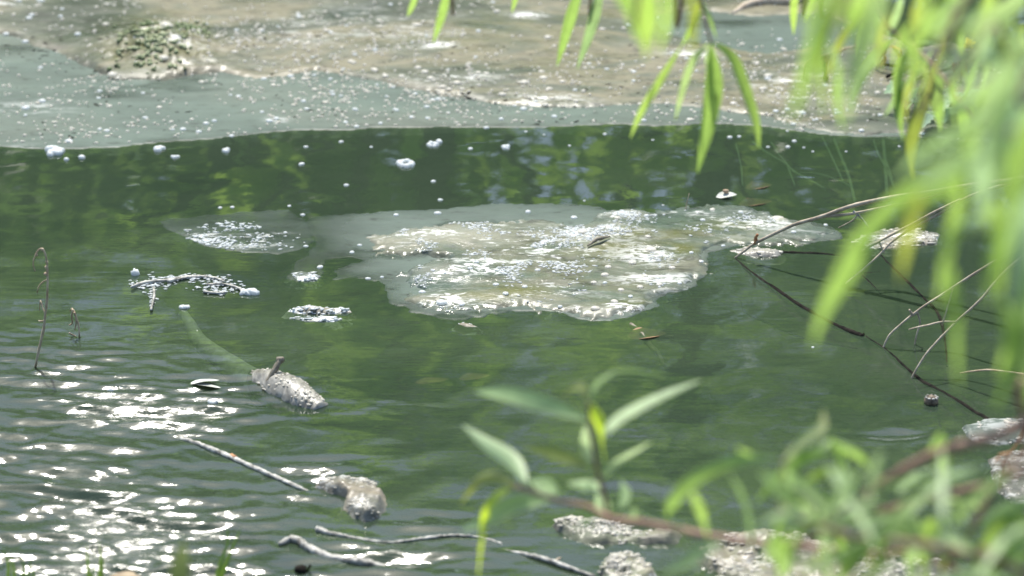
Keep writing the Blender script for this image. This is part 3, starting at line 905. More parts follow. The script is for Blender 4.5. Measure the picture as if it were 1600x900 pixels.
float_blob("white_lump", "white egg-like foam lump apart from the debris string", "foam", 211, 429, 13, 16, hh=1.2)
float_blob("white_lump", "whitish fluffy foam lump at the end of the debris string", "foam", 389, 458, 42, 16, "foam", .9, 12)
float_blob("white_lump", "flat grey-white foam blob capping the log's sunken end", "foam", 290, 481, 26, 14, "foam", .7, 8)
float_blob("white_lump", "white foam blob drifting just above the log's ripples", "foam", 330, 629, 26, 14, "foam", .6, 6)  # solid white blob put where a wave glints
float_blob("white_lump", "tiny white foam blob drifting in front of the forked twig scrap", "foam", 173, 610, 12, 12, "foam", .6, 4)

# --- foam clusters on the dark water below the film edge
CL = [("largest white bubble cluster touching the film edge", 85, 238, 34, 14), ("double bubble hanging below the largest bubble cluster", 103, 250, 10, 2), ("small triple bubble right of the largest bubble cluster", 126, 246, 10, 3),
      ("bright bubble pair close under the film edge", 248, 233, 18, 5), ("little bubble pair below the bright pair under the film edge", 274, 245, 12, 4), ("lone triple bubble below the film's long left stretch", 354, 236, 14, 4),
      ("tiny bubble group over the green reflection", 471, 257, 9, 4), ("bubble ring floating over the bright green reflection", 634, 257, 26, 9), ("round bubble cluster up from the bubble ring", 676, 227, 15, 6), ("bubble cluster with a stacked shape near the film edge's middle", 791, 231, 14, 7),
      ("small bubble pair beside the round bubble cluster", 687, 222, 9, 3)]
for lab, px, py, w, n in CL:
    p = at(px, py); m = px_size(px, py)
    t = thing("bubble_cluster", lab, "bubbles", p)
    for k in range(n):
        if "ring" in lab:
            a = 2 * PI * k / n; q = .75
        else:
            a = random.uniform(0, 6.28); q = random.uniform(.2, .8)
        r = w * m * (.5 if n < 4 else .30 if n < 8 else .2) * random.uniform(.7, 1.1)
        bubble((p[0] + math.cos(a) * q * w * .5 * m, p[1] + math.sin(a) * q * w * .6 * m, r * .2), r, t, tall=1.7)
for px, py, d, lab in ((541, 290, 8, "white bubble low in the bright green reflection"), (677, 284, 8, "white bubble by the dark slanting twig reflection"), (688, 313, 8, "white bubble just above the big scum patch's upper rim"), (735, 233, 8, "flat white bubble between two bubble clusters near the film edge"),
                       (945, 210, 6, "small bubble hugging the film edge left of the hanging leaf trio"), (1155, 214, 7, "white bubble framed by two hanging leaves"), (1140, 215, 8, "white bubble beside the longest hanging leaf, upper of two"), (1241, 221, 7, "white bubble above a loose bubble trio by the weed stems"),
                       (1231, 230, 7, "biggest bubble of the loose trio by the weed stems"), (533, 222, 7, "white bubble under the film edge, above the ringlet of green"), (478, 230, 7, "white bubble over the small bubble group on the green reflection"), (1270, 543, 5, "lone bubble in the dark water left of the bent pale twigs"),
                       (1036, 321, 4, "tiny bubble at the scum patch's upper notch"), (618, 337, 7, "white bubble on the thin film left of the lumpy part"),
                       (890, 228, 5, 0), (822, 206, 5, 0), (1230, 205, 5, 0), (1256, 231, 5, 0), (1200, 230, 5, 0), (1270, 237, 4, 0), (1322, 237, 4, 0), (1405, 229, 4, 0), (913, 314, 4, 0), (1020, 219, 4, 0), (580, 230, 5, 0), (850, 211, 4, 0)):
    p = at(px, py); r = px_size(px, py) * d * .5
    o = bubble((p[0], p[1], r * .2), r)
    if lab:
        tag(o, lab, "bubble", "single bubbles drifting on the water")
    else:
        tag(o, "tiny speck-sized bubble drifting alone just below the far film edge", "bubble", "single bubbles drifting on the water")

# ---------------------------------------------------------------- wood in the water
def sunk_tube(pts, r, z, n=14, seg=8, knob=0.1, mb=None):
    mb = mb or MB()
    P = spline([(*at(a, b)[:2], zz_) for (a, b), zz_ in zip(pts, z)], n)
    mb.tube(P, r, seg, True, knob)
    return mb


MAT["silt"] = m_simple("silted_wood", (0.36, 0.38, 0.33), (0.58, 0.60, 0.54), 60, 0.6, 0.003)
t = thing("half_sunken_log", "mottled log end rising from the water, most of it sunken", "log", at(440, 590))
sunk_tube([(286, 482), (298, 500), (312, 522), (345, 546), (380, 568), (415, 590)], [.009, .012, .015, .020, .026, .030], [-.0105, -.0135, -.0162, -.0212, -.0270, -.030], 30, 14, .03).build("sunken_trunk", "silt", t)
sunk_tube([(395, 577), (420, 592), (455, 612), (480, 626), (502, 636)], [.024, .033, .037, .031, .020], [-.026, -.016, -.010, -.012, -.012], 44, 18, .06).build("trunk", "log", t)
LOGP = spline([at(a, b)[:2].tolist() + [c] for (a, b), c in zip([(385, 570), (420, 592), (455, 612), (480, 626), (502, 636)], (-.029, -.016, -.010, -.012, -.012))], 60)
LOGR = np.interp(np.linspace(0, 1, 60), np.linspace(0, 1, 5), [.026, .034, .037, .031, .020])
mb = MB()
for k in range(80):
    i = random.randrange(12, 57); th = random.gauss(1.75, .6); ax = LOGP[i + 1] - LOGP[i - 1]; ax /= np.linalg.norm(ax)
    side = np.cross(ax, [0, 0, 1.0]); q = LOGP[i] + LOGR[i] * 1.0 * (math.cos(th) * -side + math.sin(th) * np.array([0, 0, 1.0]))
    s = random.uniform(.0010, .0030)
    mb.blob(q, (s * 1.8, s * 1.1, s * .6), .3, 1, random.gauss(-.8, .5))
tag(mb.build("foam_glint_flecks", "bubble_tan", t), kind="stuff")
mb = MB(); b0 = at(411, 606)
mb.tube(spline([b0, vp(420, 592, b0[1] + .01), vp(430, 577, b0[1] + .02), vp(437, 563, b0[1] + .03)], 10), [.003, .0045, .006, .005], 7, True, .18)
mb.blob(vp(437, 563, b0[1] + .03), (.010, .006, .009), .3, 1)
tag(mb.build("peg_stick", "peg"), "stubby knobbed stick leaning on the log's end", "stick")
t = tag(sunk_tube([(268, 676), (300, 690), (345, 709), (400, 733), (450, 756), (482, 768)], [.004, .005, .0052, .0046, .0044, .003], [-.008, -.001, .001, .001, .002, -.001], 60, 8, .22).build("thin_stick", "stick"), "thin straight bleached stick floating with its end at the brown clump", "stick")
sunk_tube([(361, 714), (368, 718)], [.0057, .0057], [.0012, .0012], 3, 8, .05).build("orange_band", "orange", t)
tag(sunk_tube([(494, 829), (520, 835), (560, 841), (610, 846), (650, 843), (700, 838), (745, 840), (785, 849)], [.006, .004, .003, .0025, .003, .003, .003, .002], [.003, .001, -.001, -.002, .000, .001, .001, -.001], 60, 7, .35).build("thin_stick", "stick"), "long wavy pale stick lying level in the water with a thick end", "stick")
t = tag(sunk_tube([(436, 852), (460, 845), (490, 862), (530, 873), (570, 880), (618, 888)], [.003, .007, .007, .006, .007, .004], [.002, .003, .001, -.001, .001, -.004], 50, 9, .3).build("reed_stem", "stick"), "fat whitish reed stem curling in the ripples at the bottom", "reed stem")
t = tag(sunk_tube([(780, 855), (830, 870), (860, 880), (890, 890), (930, 902)], [.002, .0045, .0045, .004, .003], [-.004, .002, .004, .003, .001], 26, 7, .2).build("thin_stick", "stick"), "pale diagonal stick with a side spur next to the bottom clump", "stick")
mb = MB(); b0 = at(868, 881)
mb.tube([b0, vp(871, 874, b0[1]), vp(876, 872, b0[1] + .01)], [.004, .002], 5); mb.build("spur", "twig", t)
mb = MB(); b0 = at(470, 893)
mb.blob(b0 + np.array([0, 0, .002]), (.010, .010, .010), .35, 2); mb.tube([b0 + np.array([.01, 0, .0]), b0 + np.array([.016, .0, .012])], .002, 5)
tag(mb.build("dark_stub", "twig_dark"), "dark stubby root knob poking up under the fat reed stem", "root")
tag(sunk_tube([(1144, 22), (1170, 12), (1200, 8), (1235, 9), (1278, 1)], [.006, .012, .014, .013, .008], [0, .008, .01, .012, .02], 20, 8, .15).build("fallen_branch", "twig"), "dead grey branch lying across the far scum under the hanging leaves", "branch")

# dead stems standing on the left
t = thing("dry_weed", "curled dry brown stem standing in the water, its tip hooked over", "dead stem", at(55, 574))
y0 = at(55, 574)[1]
mb = MB(); mb.tube(spline([at(55, 576, -.02)] + [vp(a, b, y0) for a, b in ((56, 570), (61, 545), (68, 515), (71, 490), (74, 460), (74, 425), (72, 402), (66, 389), (59, 392), (53, 405), (52, 415), (55, 424))], 44), [.0022, .0025, .002, .0015, .001], 6, True, .2)
mb.build("stem", "deadstem", t)
for pts in (((73, 437), (65, 442), (60, 450), (58, 458)), ((70, 490), (66, 480), (63, 470), (62, 486)), ((70, 500), (64, 502), (60, 501))):
    mb = MB(); mb.tube(spline([vp(a, b, y0 + .004 * i) for i, (a, b) in enumerate(pts)], 9), [.0012, .0016, .0008], 5, True, .2); mb.build("curl", "deadstem", t)
mb = MB()
for a, b in ((72, 418), (71, 428), (57, 398), (66, 390), (73, 410)):
    mb.blob(vp(a, b, y0), (.003, .003, .0035), .3, 1)
mb.build("buds", "deadstem", t)
t = thing("dry_weed", "small drooping dry sprig standing by the taller hooked stem", "dead stem", at(120, 526))
y0 = at(120, 526)[1]
for pts in (((124, 527), (123, 510), (118, 492), (113, 482), (109, 486)), ((113, 484), (112, 495), (113, 505), (108, 508)), ((116, 488), (119, 500), (117, 515)), ((108, 520), (113, 523), (120, 526))):
    mb = MB(); mb.tube(spline([vp(a, b, y0 + .003 * i) for i, (a, b) in enumerate(pts)], 10), [.0018, .0016, .0012], 5, True, .2); mb.build("stem", "deadstem", t)
# a split scrap near the ripples
mb = MB()
leaf_mesh(mb, [at(296, 600, .0), at(318, 596, .004), at(342, 594, .002)], .030, normal=(0, 0, 1), fold=.15)
leaf_mesh(mb, [at(300, 598, .001), at(325, 603, .003), at(345, 606, .0)], .022, normal=(0, 0, 1), fold=.15)
tag(mb.build("dead_leaf", "silt"), "forked grey leaf scrap awash near the ripples", "dead leaf")

# leaves in or on the water
mb = MB()
leaf_mesh(mb, [at(1119, 308, .001), at(1135, 306, .003), at(1151, 304, .006)], .030, normal=(.1, -.3, 1), fold=.25)
t = tag(mb.build("fallen_leaf", "silt"), "curled pale leaf floating above the scum patch", "leaf")
mb = MB(); mb.blob(at(1134, 299, .010), (.010, .006, .006), .4, 1); mb.build("stalk", "deadstem", t)
for (a, b, l, w, lab) in ((1185, 292, 20, .05, "brown sunken leaf just beside the floating pale leaf"), (1180, 318, 26, .05, "brown sunken leaf below the other, touching the scum patch"), (741, 590, 24, .035, "orange-brown sunken leaf in open dark water above the shoot"), (1010, 524, 30, .06, "tan leaf sunken under the patch's lower corner"),
                          (675, 596, 26, .03, "dull tan sunken leaf beside the orange-brown one")):
    mb = MB(); leaf_mesh(mb, [at(a - l, b + 2, -.006), at(a, b, -.004), at(a + l, b - 4, -.006)], w, normal=(0, -.2, 1), fold=.2)
    tag(mb.build("sunken_leaf", "sunk"), lab, "leaf")
t = thing("sunken_branch", "tan branching twig sunken below the lumpy patch's corner", "branch", at(1010, 530))
mb = MB()
for pts in (((985, 508), (1005, 520), (1030, 528), (1052, 526)), ((1002, 522), (1016, 540), (1030, 555), (1038, 572))):
    mb.tube(spline([at(a, b, -.004 - .004 * i) for i, (a, b) in enumerate(pts)], 10), [.006, .005, .003], 6, True, .2)
mb.build("twig", "peg", t)

# ---------------------------------------------------------------- submerged weed
t = thing("water_weed", "slender pale green weed stems under the water near the drooping leaves", "water weed", at(1310, 260))
for pts, r in (([(1300, 210), (1312, 240), (1326, 275), (1337, 320)], .0035), ([(1285, 215), (1302, 250), (1318, 285)], .0022), ([(1364, 216), (1372, 240), (1384, 262), (1398, 294)], .0025), ([(1380, 216), (1383, 255), (1386, 305)], .004), ([(1384, 250), (1395, 280)], .002),
               ([(1176, 222), (1200, 240), (1226, 255), (1240, 268), (1262, 280), (1290, 296)], .003), ([(1205, 222), (1216, 240), (1228, 254), (1236, 274), (1242, 290)], .002), ([(1250, 270), (1280, 272), (1310, 282), (1330, 292)], .0022), ([(1150, 225), (1158, 260), (1160, 290)], .002)):
    mb = MB(); mb.tube(spline([at(a, b, -.006 - .004 * (i % 2)) for i, (a, b) in enumerate(pts)], 14), r, 6, True, .1); mb.build("stem", "weed", t)

# ---------------------------------------------------------------- dry twigs on the right
def ginterp(px, knots):
    return float(np.interp(px, [k[0] for k in knots], [at(k[0], k[1])[1] for k in knots]))


def lean_tube(mb, pts, knots, r, n=26, knob=.08):
    mb.tube(spline([vp(a, b, ginterp(a, knots)) for a, b in pts], n), r, 7, True, knob)


KA = [(1147, 402), (1380, 440), (1560, 472), (1760, 500)]
t = thing("dry_branch", "longest dry twig slanting up from beside the scum patch, forked twice", "twig", at(1400, 440))
mb = MB(); lean_tube(mb, [(1147, 404), (1162, 393), (1180, 380), (1210, 365), (1240, 351), (1264, 344), (1288, 337), (1330, 322), (1390, 309), (1460, 299), (1531, 287), (1565, 284), (1660, 268), (1760, 250)], KA, [.0018, .003, .0038, .0042, .0045, .005, .006], 50); mb.build("stem", "twig", t)
mb = MB(); lean_tube(mb, [(1264, 344), (1290, 338), (1330, 334), (1380, 324), (1450, 308), (1500, 292)], KA, [.003, .0028, .002], 26); mb.build("side_twig", "twig", t)
mb = MB(); lean_tube(mb, [(1340, 331), (1334, 343), (1310, 356)], KA, [.0018, .001], 10); mb.build("side_twig", "twig", t)
mb = MB(); lean_tube(mb, [(1333, 330), (1345, 340), (1358, 356)], KA, [.0025, .002], 10); mb.build("side_twig", "stick", t)
mb = MB(); lean_tube(mb, [(1180, 381), (1181, 371), (1184, 366)], KA, [.004, .003], 8, .4); mb.build("bud", "orange", t)
KB = [(1321, 452), (1400, 440), (1520, 455), (1700, 480)]
t = thing("dry_branch", "thin dry twig reaching down over the pale patch, its tip just above the water", "twig", at(1420, 445))
mb = MB(); lean_tube(mb, [(1321, 443), (1337, 430), (1354, 416), (1374, 398), (1390, 381), (1410, 366), (1430, 354), (1465, 335), (1519, 305), (1600, 280), (1700, 250)], KB, [.0014, .002, .0026, .003, .004], 40); mb.build("stem", "twig", t)
mb = MB(); lean_tube(mb, [(1345, 393), (1370, 379), (1394, 366), (1420, 353), (1459, 332), (1500, 312)], KB, [.0018, .003, .003], 24); mb.build("side_twig", "twig", t)
mb = MB(); lean_tube(mb, [(1374, 378), (1378, 388), (1382, 396)], KB, [.0015, .0012], 8); mb.build("side_twig", "twig", t)
KC = [(1380, 543), (1480, 533), (1560, 545), (1760, 580)]
t = thing("dry_branch", "bent pale twig dipping into the dark water, upper one of a pair", "twig", at(1480, 535))
mb = MB(); lean_tube(mb, [(1379, 546), (1386, 530), (1393, 520), (1412, 503), (1433, 486), (1450, 474), (1468, 463), (1494, 446), (1519, 430), (1560, 405), (1660, 345), (1760, 290)], KC, [.0016, .002, .0022, .0025, .003, .004], 40); mb.build("stem", "twig", t)
mb = MB(); lean_tube(mb, [(1433, 487), (1437, 500), (1437, 508), (1432, 524), (1428, 545)], KC, [.002, .0016, .0014], 14); mb.build("side_twig", "twig", t)
mb = MB(); lean_tube(mb, [(1434, 487), (1427, 492), (1421, 484)], KC, [.003, .002], 8, .4); mb.build("side_twig", "twig", t)
KD = [(1425, 590), (1500, 575), (1560, 580), (1760, 610)]
t = thing("dry_branch", "bent pale twig dipping into the dark water, lower one of a pair", "twig", at(1500, 577))
mb = MB(); lean_tube(mb, [(1424, 592), (1430, 580), (1447, 553), (1462, 536), (1474, 523), (1495, 502), (1522, 478), (1540, 460), (1555, 442), (1600, 400), (1760, 280)], KD, [.0016, .002, .0022, .0022, .003, .004], 40); mb.build("stem", "twig", t)
mb = MB(); lean_tube(mb, [(1420, 515), (1435, 511), (1450, 508), (1471, 503), (1493, 503)], KD, [.0014, .0018, .0018], 14); mb.build("side_twig", "twig", t)
mb = MB(); lean_tube(mb, [(1472, 508), (1476, 495), (1480, 481), (1485, 465), (1489, 451)], KD, [.0015, .0014, .0012], 14); mb.build("side_twig", "twig", t)
mb = MB(); lean_tube(mb, [(1500, 583), (1520, 580), (1545, 578), (1572, 581), (1640, 590)], [(1500, 600), (1640, 640)], [.0012, .0018, .002], 16)
tag(mb.build("dry_branch", "deadstem"), "short pinkish twig hovering level under the twig pair", "twig")
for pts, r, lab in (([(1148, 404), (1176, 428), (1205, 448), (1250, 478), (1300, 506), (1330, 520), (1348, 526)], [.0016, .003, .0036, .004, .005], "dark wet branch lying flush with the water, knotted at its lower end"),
                    ([(1352, 526), (1385, 548), (1412, 572), (1440, 596), (1480, 618), (1540, 655), (1620, 700)], [.0018, .0028, .0034, .004], "long dark twig added as a reflection under the pale twig pair, running out towards the edge"),
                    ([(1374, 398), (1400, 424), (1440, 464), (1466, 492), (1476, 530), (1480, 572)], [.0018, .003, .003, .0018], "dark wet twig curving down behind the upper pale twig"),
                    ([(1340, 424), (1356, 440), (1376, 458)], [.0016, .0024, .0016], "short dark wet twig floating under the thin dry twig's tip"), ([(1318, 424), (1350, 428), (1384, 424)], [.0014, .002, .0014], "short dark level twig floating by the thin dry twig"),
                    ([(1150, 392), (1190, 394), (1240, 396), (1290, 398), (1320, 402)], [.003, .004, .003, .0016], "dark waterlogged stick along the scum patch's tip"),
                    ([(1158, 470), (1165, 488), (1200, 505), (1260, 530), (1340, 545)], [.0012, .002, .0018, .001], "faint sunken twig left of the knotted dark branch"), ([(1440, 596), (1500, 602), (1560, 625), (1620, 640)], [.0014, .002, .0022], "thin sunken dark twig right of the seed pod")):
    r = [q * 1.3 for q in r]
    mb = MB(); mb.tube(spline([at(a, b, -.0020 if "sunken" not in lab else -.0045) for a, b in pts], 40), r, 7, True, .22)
    tag(mb.build("wet_reflection_branch", "twig_dark"), lab, "branch")  # tubes on the dry twigs' mirror lines are added to darken faint reflections
t = thing("seed_pod", "round dark seed pod floating with a pale rim", "seed pod", at(1455, 630))
mb = MB(); p = at(1455, 630); mb.blob(p + np.array([0, 0, .004]), (.013, .012, .012), .12, 2); mb.build("pod", "pod", t)
mb = MB()
for k in range(9):
    a = k / 9 * 6.28; mb.blob(p + np.array([.010 * math.cos(a), .009 * math.sin(a), .012]), (.003, .003, .002), .3, 1)
mb.build("rim", "stick", t)
# dry arching stems in the far scum
y0 = at(1275, 126)[1]
t = thing("dry_weed", "bent dry stem arching over the far scum behind hanging leaves", "dead stem", at(1275, 126))
mb = MB(); mb.tube(spline([vp(a, b, y0) for a, b in ((1259, 130), (1259, 105), (1266, 96), (1276, 90), (1300, 82), (1324, 76), (1345, 72))], 24), [.004, .003, .0028, .002], 6, True, .2); mb.build("stem", "deadstem", t)
mb = MB(); mb.tube(spline([vp(a, b, y0) for a, b in ((1289, 130), (1289, 112), (1285, 96), (1280, 91))], 14), [.006, .006, .003], 6, True, .3); mb.build("stem", "twig_dark", t)
for pts in (((1300, 83), (1294, 92), (1289, 108)), ((1296, 84), (1286, 94), (1278, 104)), ((1302, 84), (1300, 94), (1296, 104))):
    mb = MB(); leaf_mesh(mb, [vp(a, b, y0 - .004) for a, b in pts], .010, face=.3); mb.build("leaf", "orange", t)
y0 = at(1372, 112)[1]
t = thing("dry_weed", "dry sprig of curled orange leaves over dark water", "dead stem", at(1372, 112))
mb = MB(); mb.tube(spline([vp(a, b, y0) for a, b in ((1369, 116), (1370, 102), (1376, 84), (1386, 72), (1394, 72), (1402, 84))], 20), [.004, .003, .002], 6, True, .2); mb.build("stem", "deadstem", t)
for pts in (((1376, 84), (1381, 92), (1374, 104)), ((1388, 72), (1398, 76), (1404, 92)), ((1394, 72), (1406, 80), (1404, 98)), ((1384, 74), (1378, 82), (1372, 90))):
    mb = MB(); leaf_mesh(mb, [vp(a, b, y0 - .006) for a, b in pts], .014, face=.4); mb.build("leaf", "orange", t)
for pts, lab in ((((1370, 99), (1400, 103), (1430, 105), (1452, 104)), "straight dark twig lying level over the far water"), (((1385, 120), (1405, 112), (1420, 106)), "short dark twig slanting out of the far scum"), (((1430, 124), (1450, 117), (1475, 110), (1510, 96), (1535, 88)), "dark slanting twig rising towards the toothed leaves")):
    mb = MB(); mb.tube(spline([at(a, b, .012 + .004 * i) for i, (a, b) in enumerate(pts)], 12), .004, 6, True, .2)
    tag(mb.build("dark_twig", "twig_dark"), lab, "twig")
y0 = at(1500, 130)[1]
t = thing("dry_weed", "reddish withered leaf spray behind the long drooping leaves", "dead stem", at(1500, 125))
for pts in (((1492, 100), (1494, 108), (1492, 116)), ((1498, 98), (1500, 108), (1503, 118)), ((1505, 98), (1508, 106), (1510, 114)), ((1488, 98), (1490, 104), (1489, 110))):
    mb = MB(); leaf_mesh(mb, [vp(a, b, y0) for a, b in pts], .012, face=.3); mb.build("leaf", "orange", t)
mb = MB(); mb.tube(spline([vp(a, b, y0) for a, b in ((1502, 130), (1500, 112), (1498, 98), (1515, 95), (1535, 102))], 14), .002, 5, True, .2); mb.build("stem", "deadstem", t)
t = thing("dry_weed", "rusty dry sprig hanging at the thick reddish branch", "dead stem", dp(1575, 715, 4.3))
for pts, r in ((((1612, 640), (1599, 675), (1588, 695), (1578, 708), (1567, 722), (1565, 745), (1563, 765)), .002), (((1567, 722), (1558, 718), (1554, 724)), .0025), (((1570, 716), (1575, 726), (1572, 740)), .0022), (((1598, 680), (1596, 700), (1593, 715)), .0015), (((1578, 708), (1566, 710), (1560, 712)), .002)):
    mb = MB(); mb.tube(spline([dp(a, b, 4.3) for a, b in pts], 14), [r, r * .8], 5, True, .3); mb.build("stem", "orange", t)

# ---------------------------------------------------------------- leafy weed on the far right
t = thing("leafy_weed", "weed with pale mint toothed leaves low over the scum", "weed plant", at(1440, 190))
zz0 = .03
for base, tip, w in (((1420, 158), (1381, 146), .06), ((1425, 160), (1398, 158), .05), ((1430, 158), (1438, 146), .05), ((1450, 170), (1415, 172), .05), ((1450, 180), (1440, 200), .05), ((1455, 178), (1476, 192), .06), ((1462, 165), (1498, 150), .07), ((1465, 170), (1500, 172), .07),
                     ((1470, 160), (1480, 144), .06), ((1455, 165), (1430, 186), .045), ((1480, 180), (1508, 196), .06), ((1490, 165), (1530, 160), .07), ((1500, 170), (1545, 185), .07), ((1520, 165), (1560, 150), .07)):
    b, e = at(*base, zz0), at(*tip, zz0 + random.uniform(-.02, .02)); c = (b + e) / 2 + np.array([0, 0, .02])
    mb = MB(); leaf_mesh(mb, [b, c, e], w, normal=(random.uniform(-.4, .4), random.uniform(-.4, .3), 1), nseg=14, tooth=.16, fold=.2); mb.build("leaf", "leaf_mint", t)
mb = MB(); mb.tube(spline([at(1640, 200, .02), at(1540, 175, .05), at(1460, 168, .035), at(1420, 158, .03)], 16), .004, 6); mb.build("stem", "weed", t)

# ---------------------------------------------------------------- grass at the near bank
for spec, lab in (([((8, 930), (14, 885), (3, 855)), ((22, 930), (22, 890), (14, 862)), ((40, 930), (45, 895), (48, 872)), ((30, 930), (38, 890), (30, 868)), ((50, 930), (52, 900), (50, 885))], "low grass tuft in the bottom corner by the ripples"),
                  ([((140, 930), (138, 890), (135, 850)), ((150, 930), (158, 880), (154, 845)), ((163, 930), (160, 895), (163, 872)), ((134, 930), (144, 900), (148, 880))], "sparse thin grass tuft left of the round tan stone"),
                  ([((330, 935), (345, 880), (356, 848), (354, 822)), ((336, 935), (352, 885), (366, 850), (378, 822)), ((340, 935), (344, 900), (350, 870))], "tall bright grass tuft right of the olive leaf")):
    y0 = 4.08
    t = thing("grass_tuft", lab, "grass tuft", vp(spec[0][0][0], 935, y0))
    for pts in spec:
        mb = MB(); leaf_mesh(mb, [vp(a, b, y0 + .01 * i) for i, (a, b) in enumerate(pts)], .0065, face=random.uniform(-.4, .4), peak=.15); mb.build("blade", "grass", t)
mb = MB(); leaf_mesh(mb, [dp(284, 960, 3.3), dp(282, 900, 3.3), dp(287, 843, 3.32)], .024, face=.2, peak=.5)
tag(mb.build("broad_leaf", "leaf_olive"), "single blurred olive leaf tip rising at the bottom edge", "leaf")
mb = MB(); mb.blob(vp(195, 915, 4.14), (.030, .026, .020), .07, 3)
tag(mb.build("stone", "stone"), "round tan stone just showing at the bottom edge", "stone")

# ---------------------------------------------------------------- willow leaves
def leafset(root, twig, rows, d0, wscale=1.0):
    """rows: (points in photo pixels, blade width in pixels, material, turn of the blade, depth change along it, depth shift)"""
    for row in rows:
        pts, w, m, face, dd, ds = (tuple(row) + (0.15, 0.12, 0.0)[len(row) - 3:])[:6]
        n = len(pts)
        P = [dp(a, b, d0 + ds + dd * i / (n - 1)) for i, (a, b) in enumerate(pts)]
        mb = MB()
        leaf_mesh(mb, P, w * (d0 + ds) / FX / max(.45, math.cos(face)) * wscale * (1.12 if root["category"] == "shrub" else 0.98), face=face, fold=random.uniform(.12, .4), flip=random.random() < .3, lean=0.85 if root["category"] == "shrub" else 0.15)
        mb.build("leaf", m, twig)


def twig_part(root, pts, d0, d1, r, mat="shoot", extra=(), name="shoot"):
    n = len(pts)
    P = [dp(a, b, d0 + (d1 - d0) * i / max(1, n - 1)) for i, (a, b) in enumerate(pts)]
    P = [np.array(e, float) for e in extra] + P
    mb = MB(); mb.tube(spline(P, 8 * len(P)), r, 8, True, .06)
    return mb.build(name, mat, root)


wl = thing("willow_tree", "overhanging willow with long drooping leaves hanging in from the upper corner", "tree", (2.7, 2.6, .25))
mb = MB(); mb.tube(spline([(2.7, 2.6, .0), (2.65, 2.7, .8), (2.45, 2.85, 1.7), (2.1, 3.0, 2.5), (1.6, 3.2, 2.95), (1.0, 3.6, 3.05), (.4, 4.0, 2.95), (-.2, 4.2, 2.7)], 48), [.16, .13, .10, .07, .045, .03, .018, .008], 12, True, .06)
mb.build("trunk", "bark", wl)
L = "leaf"
tw = twig_part(wl, [(700, -120), (705, -60), (700, -22)], 4.3, 4.3, [.003, .002, .0015], "shoot_pale", [(-.15, 4.2, 2.71)])
leafset(wl, tw, [([(701, -24), (690, 22), (677, 68)], 15, L, .2), ([(656, -30), (645, 5), (637, 26)], 10, L, .5)], 4.3)
tw = twig_part(wl, [(930, -120), (925, -60), (918, -28)], 4.4, 4.4, [.003, .002, .0015], "shoot_pale", [(.2, 4.1, 2.85)])
leafset(wl, tw, [([(908, -26), (889, 40), (870, 104)], 19, L, .1), ([(940, -30), (925, 35), (902, 108)], 19, "leaf_pale", .2), ([(810, -40), (806, -10), (800, 20)], 12, L, .6), ([(935, -60), (960, -30), (978, 14)], 14, L, .5)], 4.4)
tw = twig_part(wl, [(1020, -160), (1012, -80), (1005, -40)], 2.9, 2.9, [.003, .002, .0015], "shoot_pale", [(.35, 3.2, 2.9)])
leafset(wl, tw, [([(998, -50), (1003, 20), (1010, 90)], 30, L, .1), ([(1035, -50), (1042, 20), (1030, 84)], 18, L, .2), ([(975, -40), (984, 10), (996, 66)], 18, L, .2), ([(1075, -40), (1082, 25), (1082, 90)], 16, "leaf_olive", .3), ([(1010, -40), (1022, 20), (1018, 70)], 14, L, .2), ([(960, -40), (968, -10), (980, 20)], 18, L, .2)], 2.9)
tw = twig_part(wl, [(1062, -130), (1078, -60), (1090, -18), (1100, 25), (1111, 68)], 4.1, 4.1, [.004, .003, .0028, .0022, .0018], "shoot_pale", [(.3, 4.05, 2.98)])
leafset(wl, tw, [([(1108, 66), (1082, 98), (1066, 145), (1055, 188)], 13, "leaf_pale", .2), ([(1111, 68), (1115, 130), (1106, 195), (1090, 270)], 30, L, -.1), ([(1113, 66), (1143, 92), (1164, 145), (1180, 192), (1186, 232)], 24, "leaf", .55), ([(1110, 70), (1107, 98), (1114, 128)], 12, "leaf_pale", .2),
                 ([(1097, 18), (1080, 45), (1064, 74)], 10, L, .3), ([(1066, 70), (1028, 130), (1000, 178), (985, 216)], 13, L, .2), ([(1088, -10), (1108, 20), (1120, 60)], 12, L, .7), ([(1093, 0), (1083, 30), (1080, 62)], 14, "leaf_olive", .4)], 4.1)
tw = twig_part(wl, [(1290, -140), (1265, -70), (1245, -30)], 4.3, 4.3, [.003, .002, .0015], "shoot_pale", [(.7, 3.85, 3.05)])
leafset(wl, tw, [([(1244, -24), (1240, 16), (1240, 54)], 13, L, .1), ([(1275, -60), (1266, -20), (1268, 14)], 12, L, .3)], 4.3)
tw = twig_part(wl, [(1400, -220), (1370, -120), (1340, -50)], 2.35, 2.35, [.003, .002, .0015], "shoot_pale", [(1.0, 3.5, 3.05)])
leafset(wl, tw, [([(1325, -60), (1285, 40), (1262, 110), (1235, 190)], 34, L, .2), ([(1395, -60), (1358, 40), (1338, 110), (1318, 200)], 36, "leaf_pale", .2), ([(1305, -50), (1320, 0), (1326, 70)], 20, L, .2), ([(1345, -60), (1300, 20), (1280, 80)], 26, L, .2), ([(1290, -50), (1275, 0), (1255, 50)], 16, L, .3),
                 ([(1440, -40), (1444, 10), (1438, 60)], 20, L, .2), ([(1360, -60), (1340, 10), (1322, 60)], 26, L, .2)], 2.35)
tw = twig_part(wl, [(1330, -150), (1350, -40), (1372, 10), (1393, 46), (1425, 70), (1452, 96), (1474, 122), (1496, 152), (1520, 186)], 4.2, 4.0, [.003, .0025, .002, .002, .0018], "shoot_pale", [(1.0, 3.7, 3.05)])
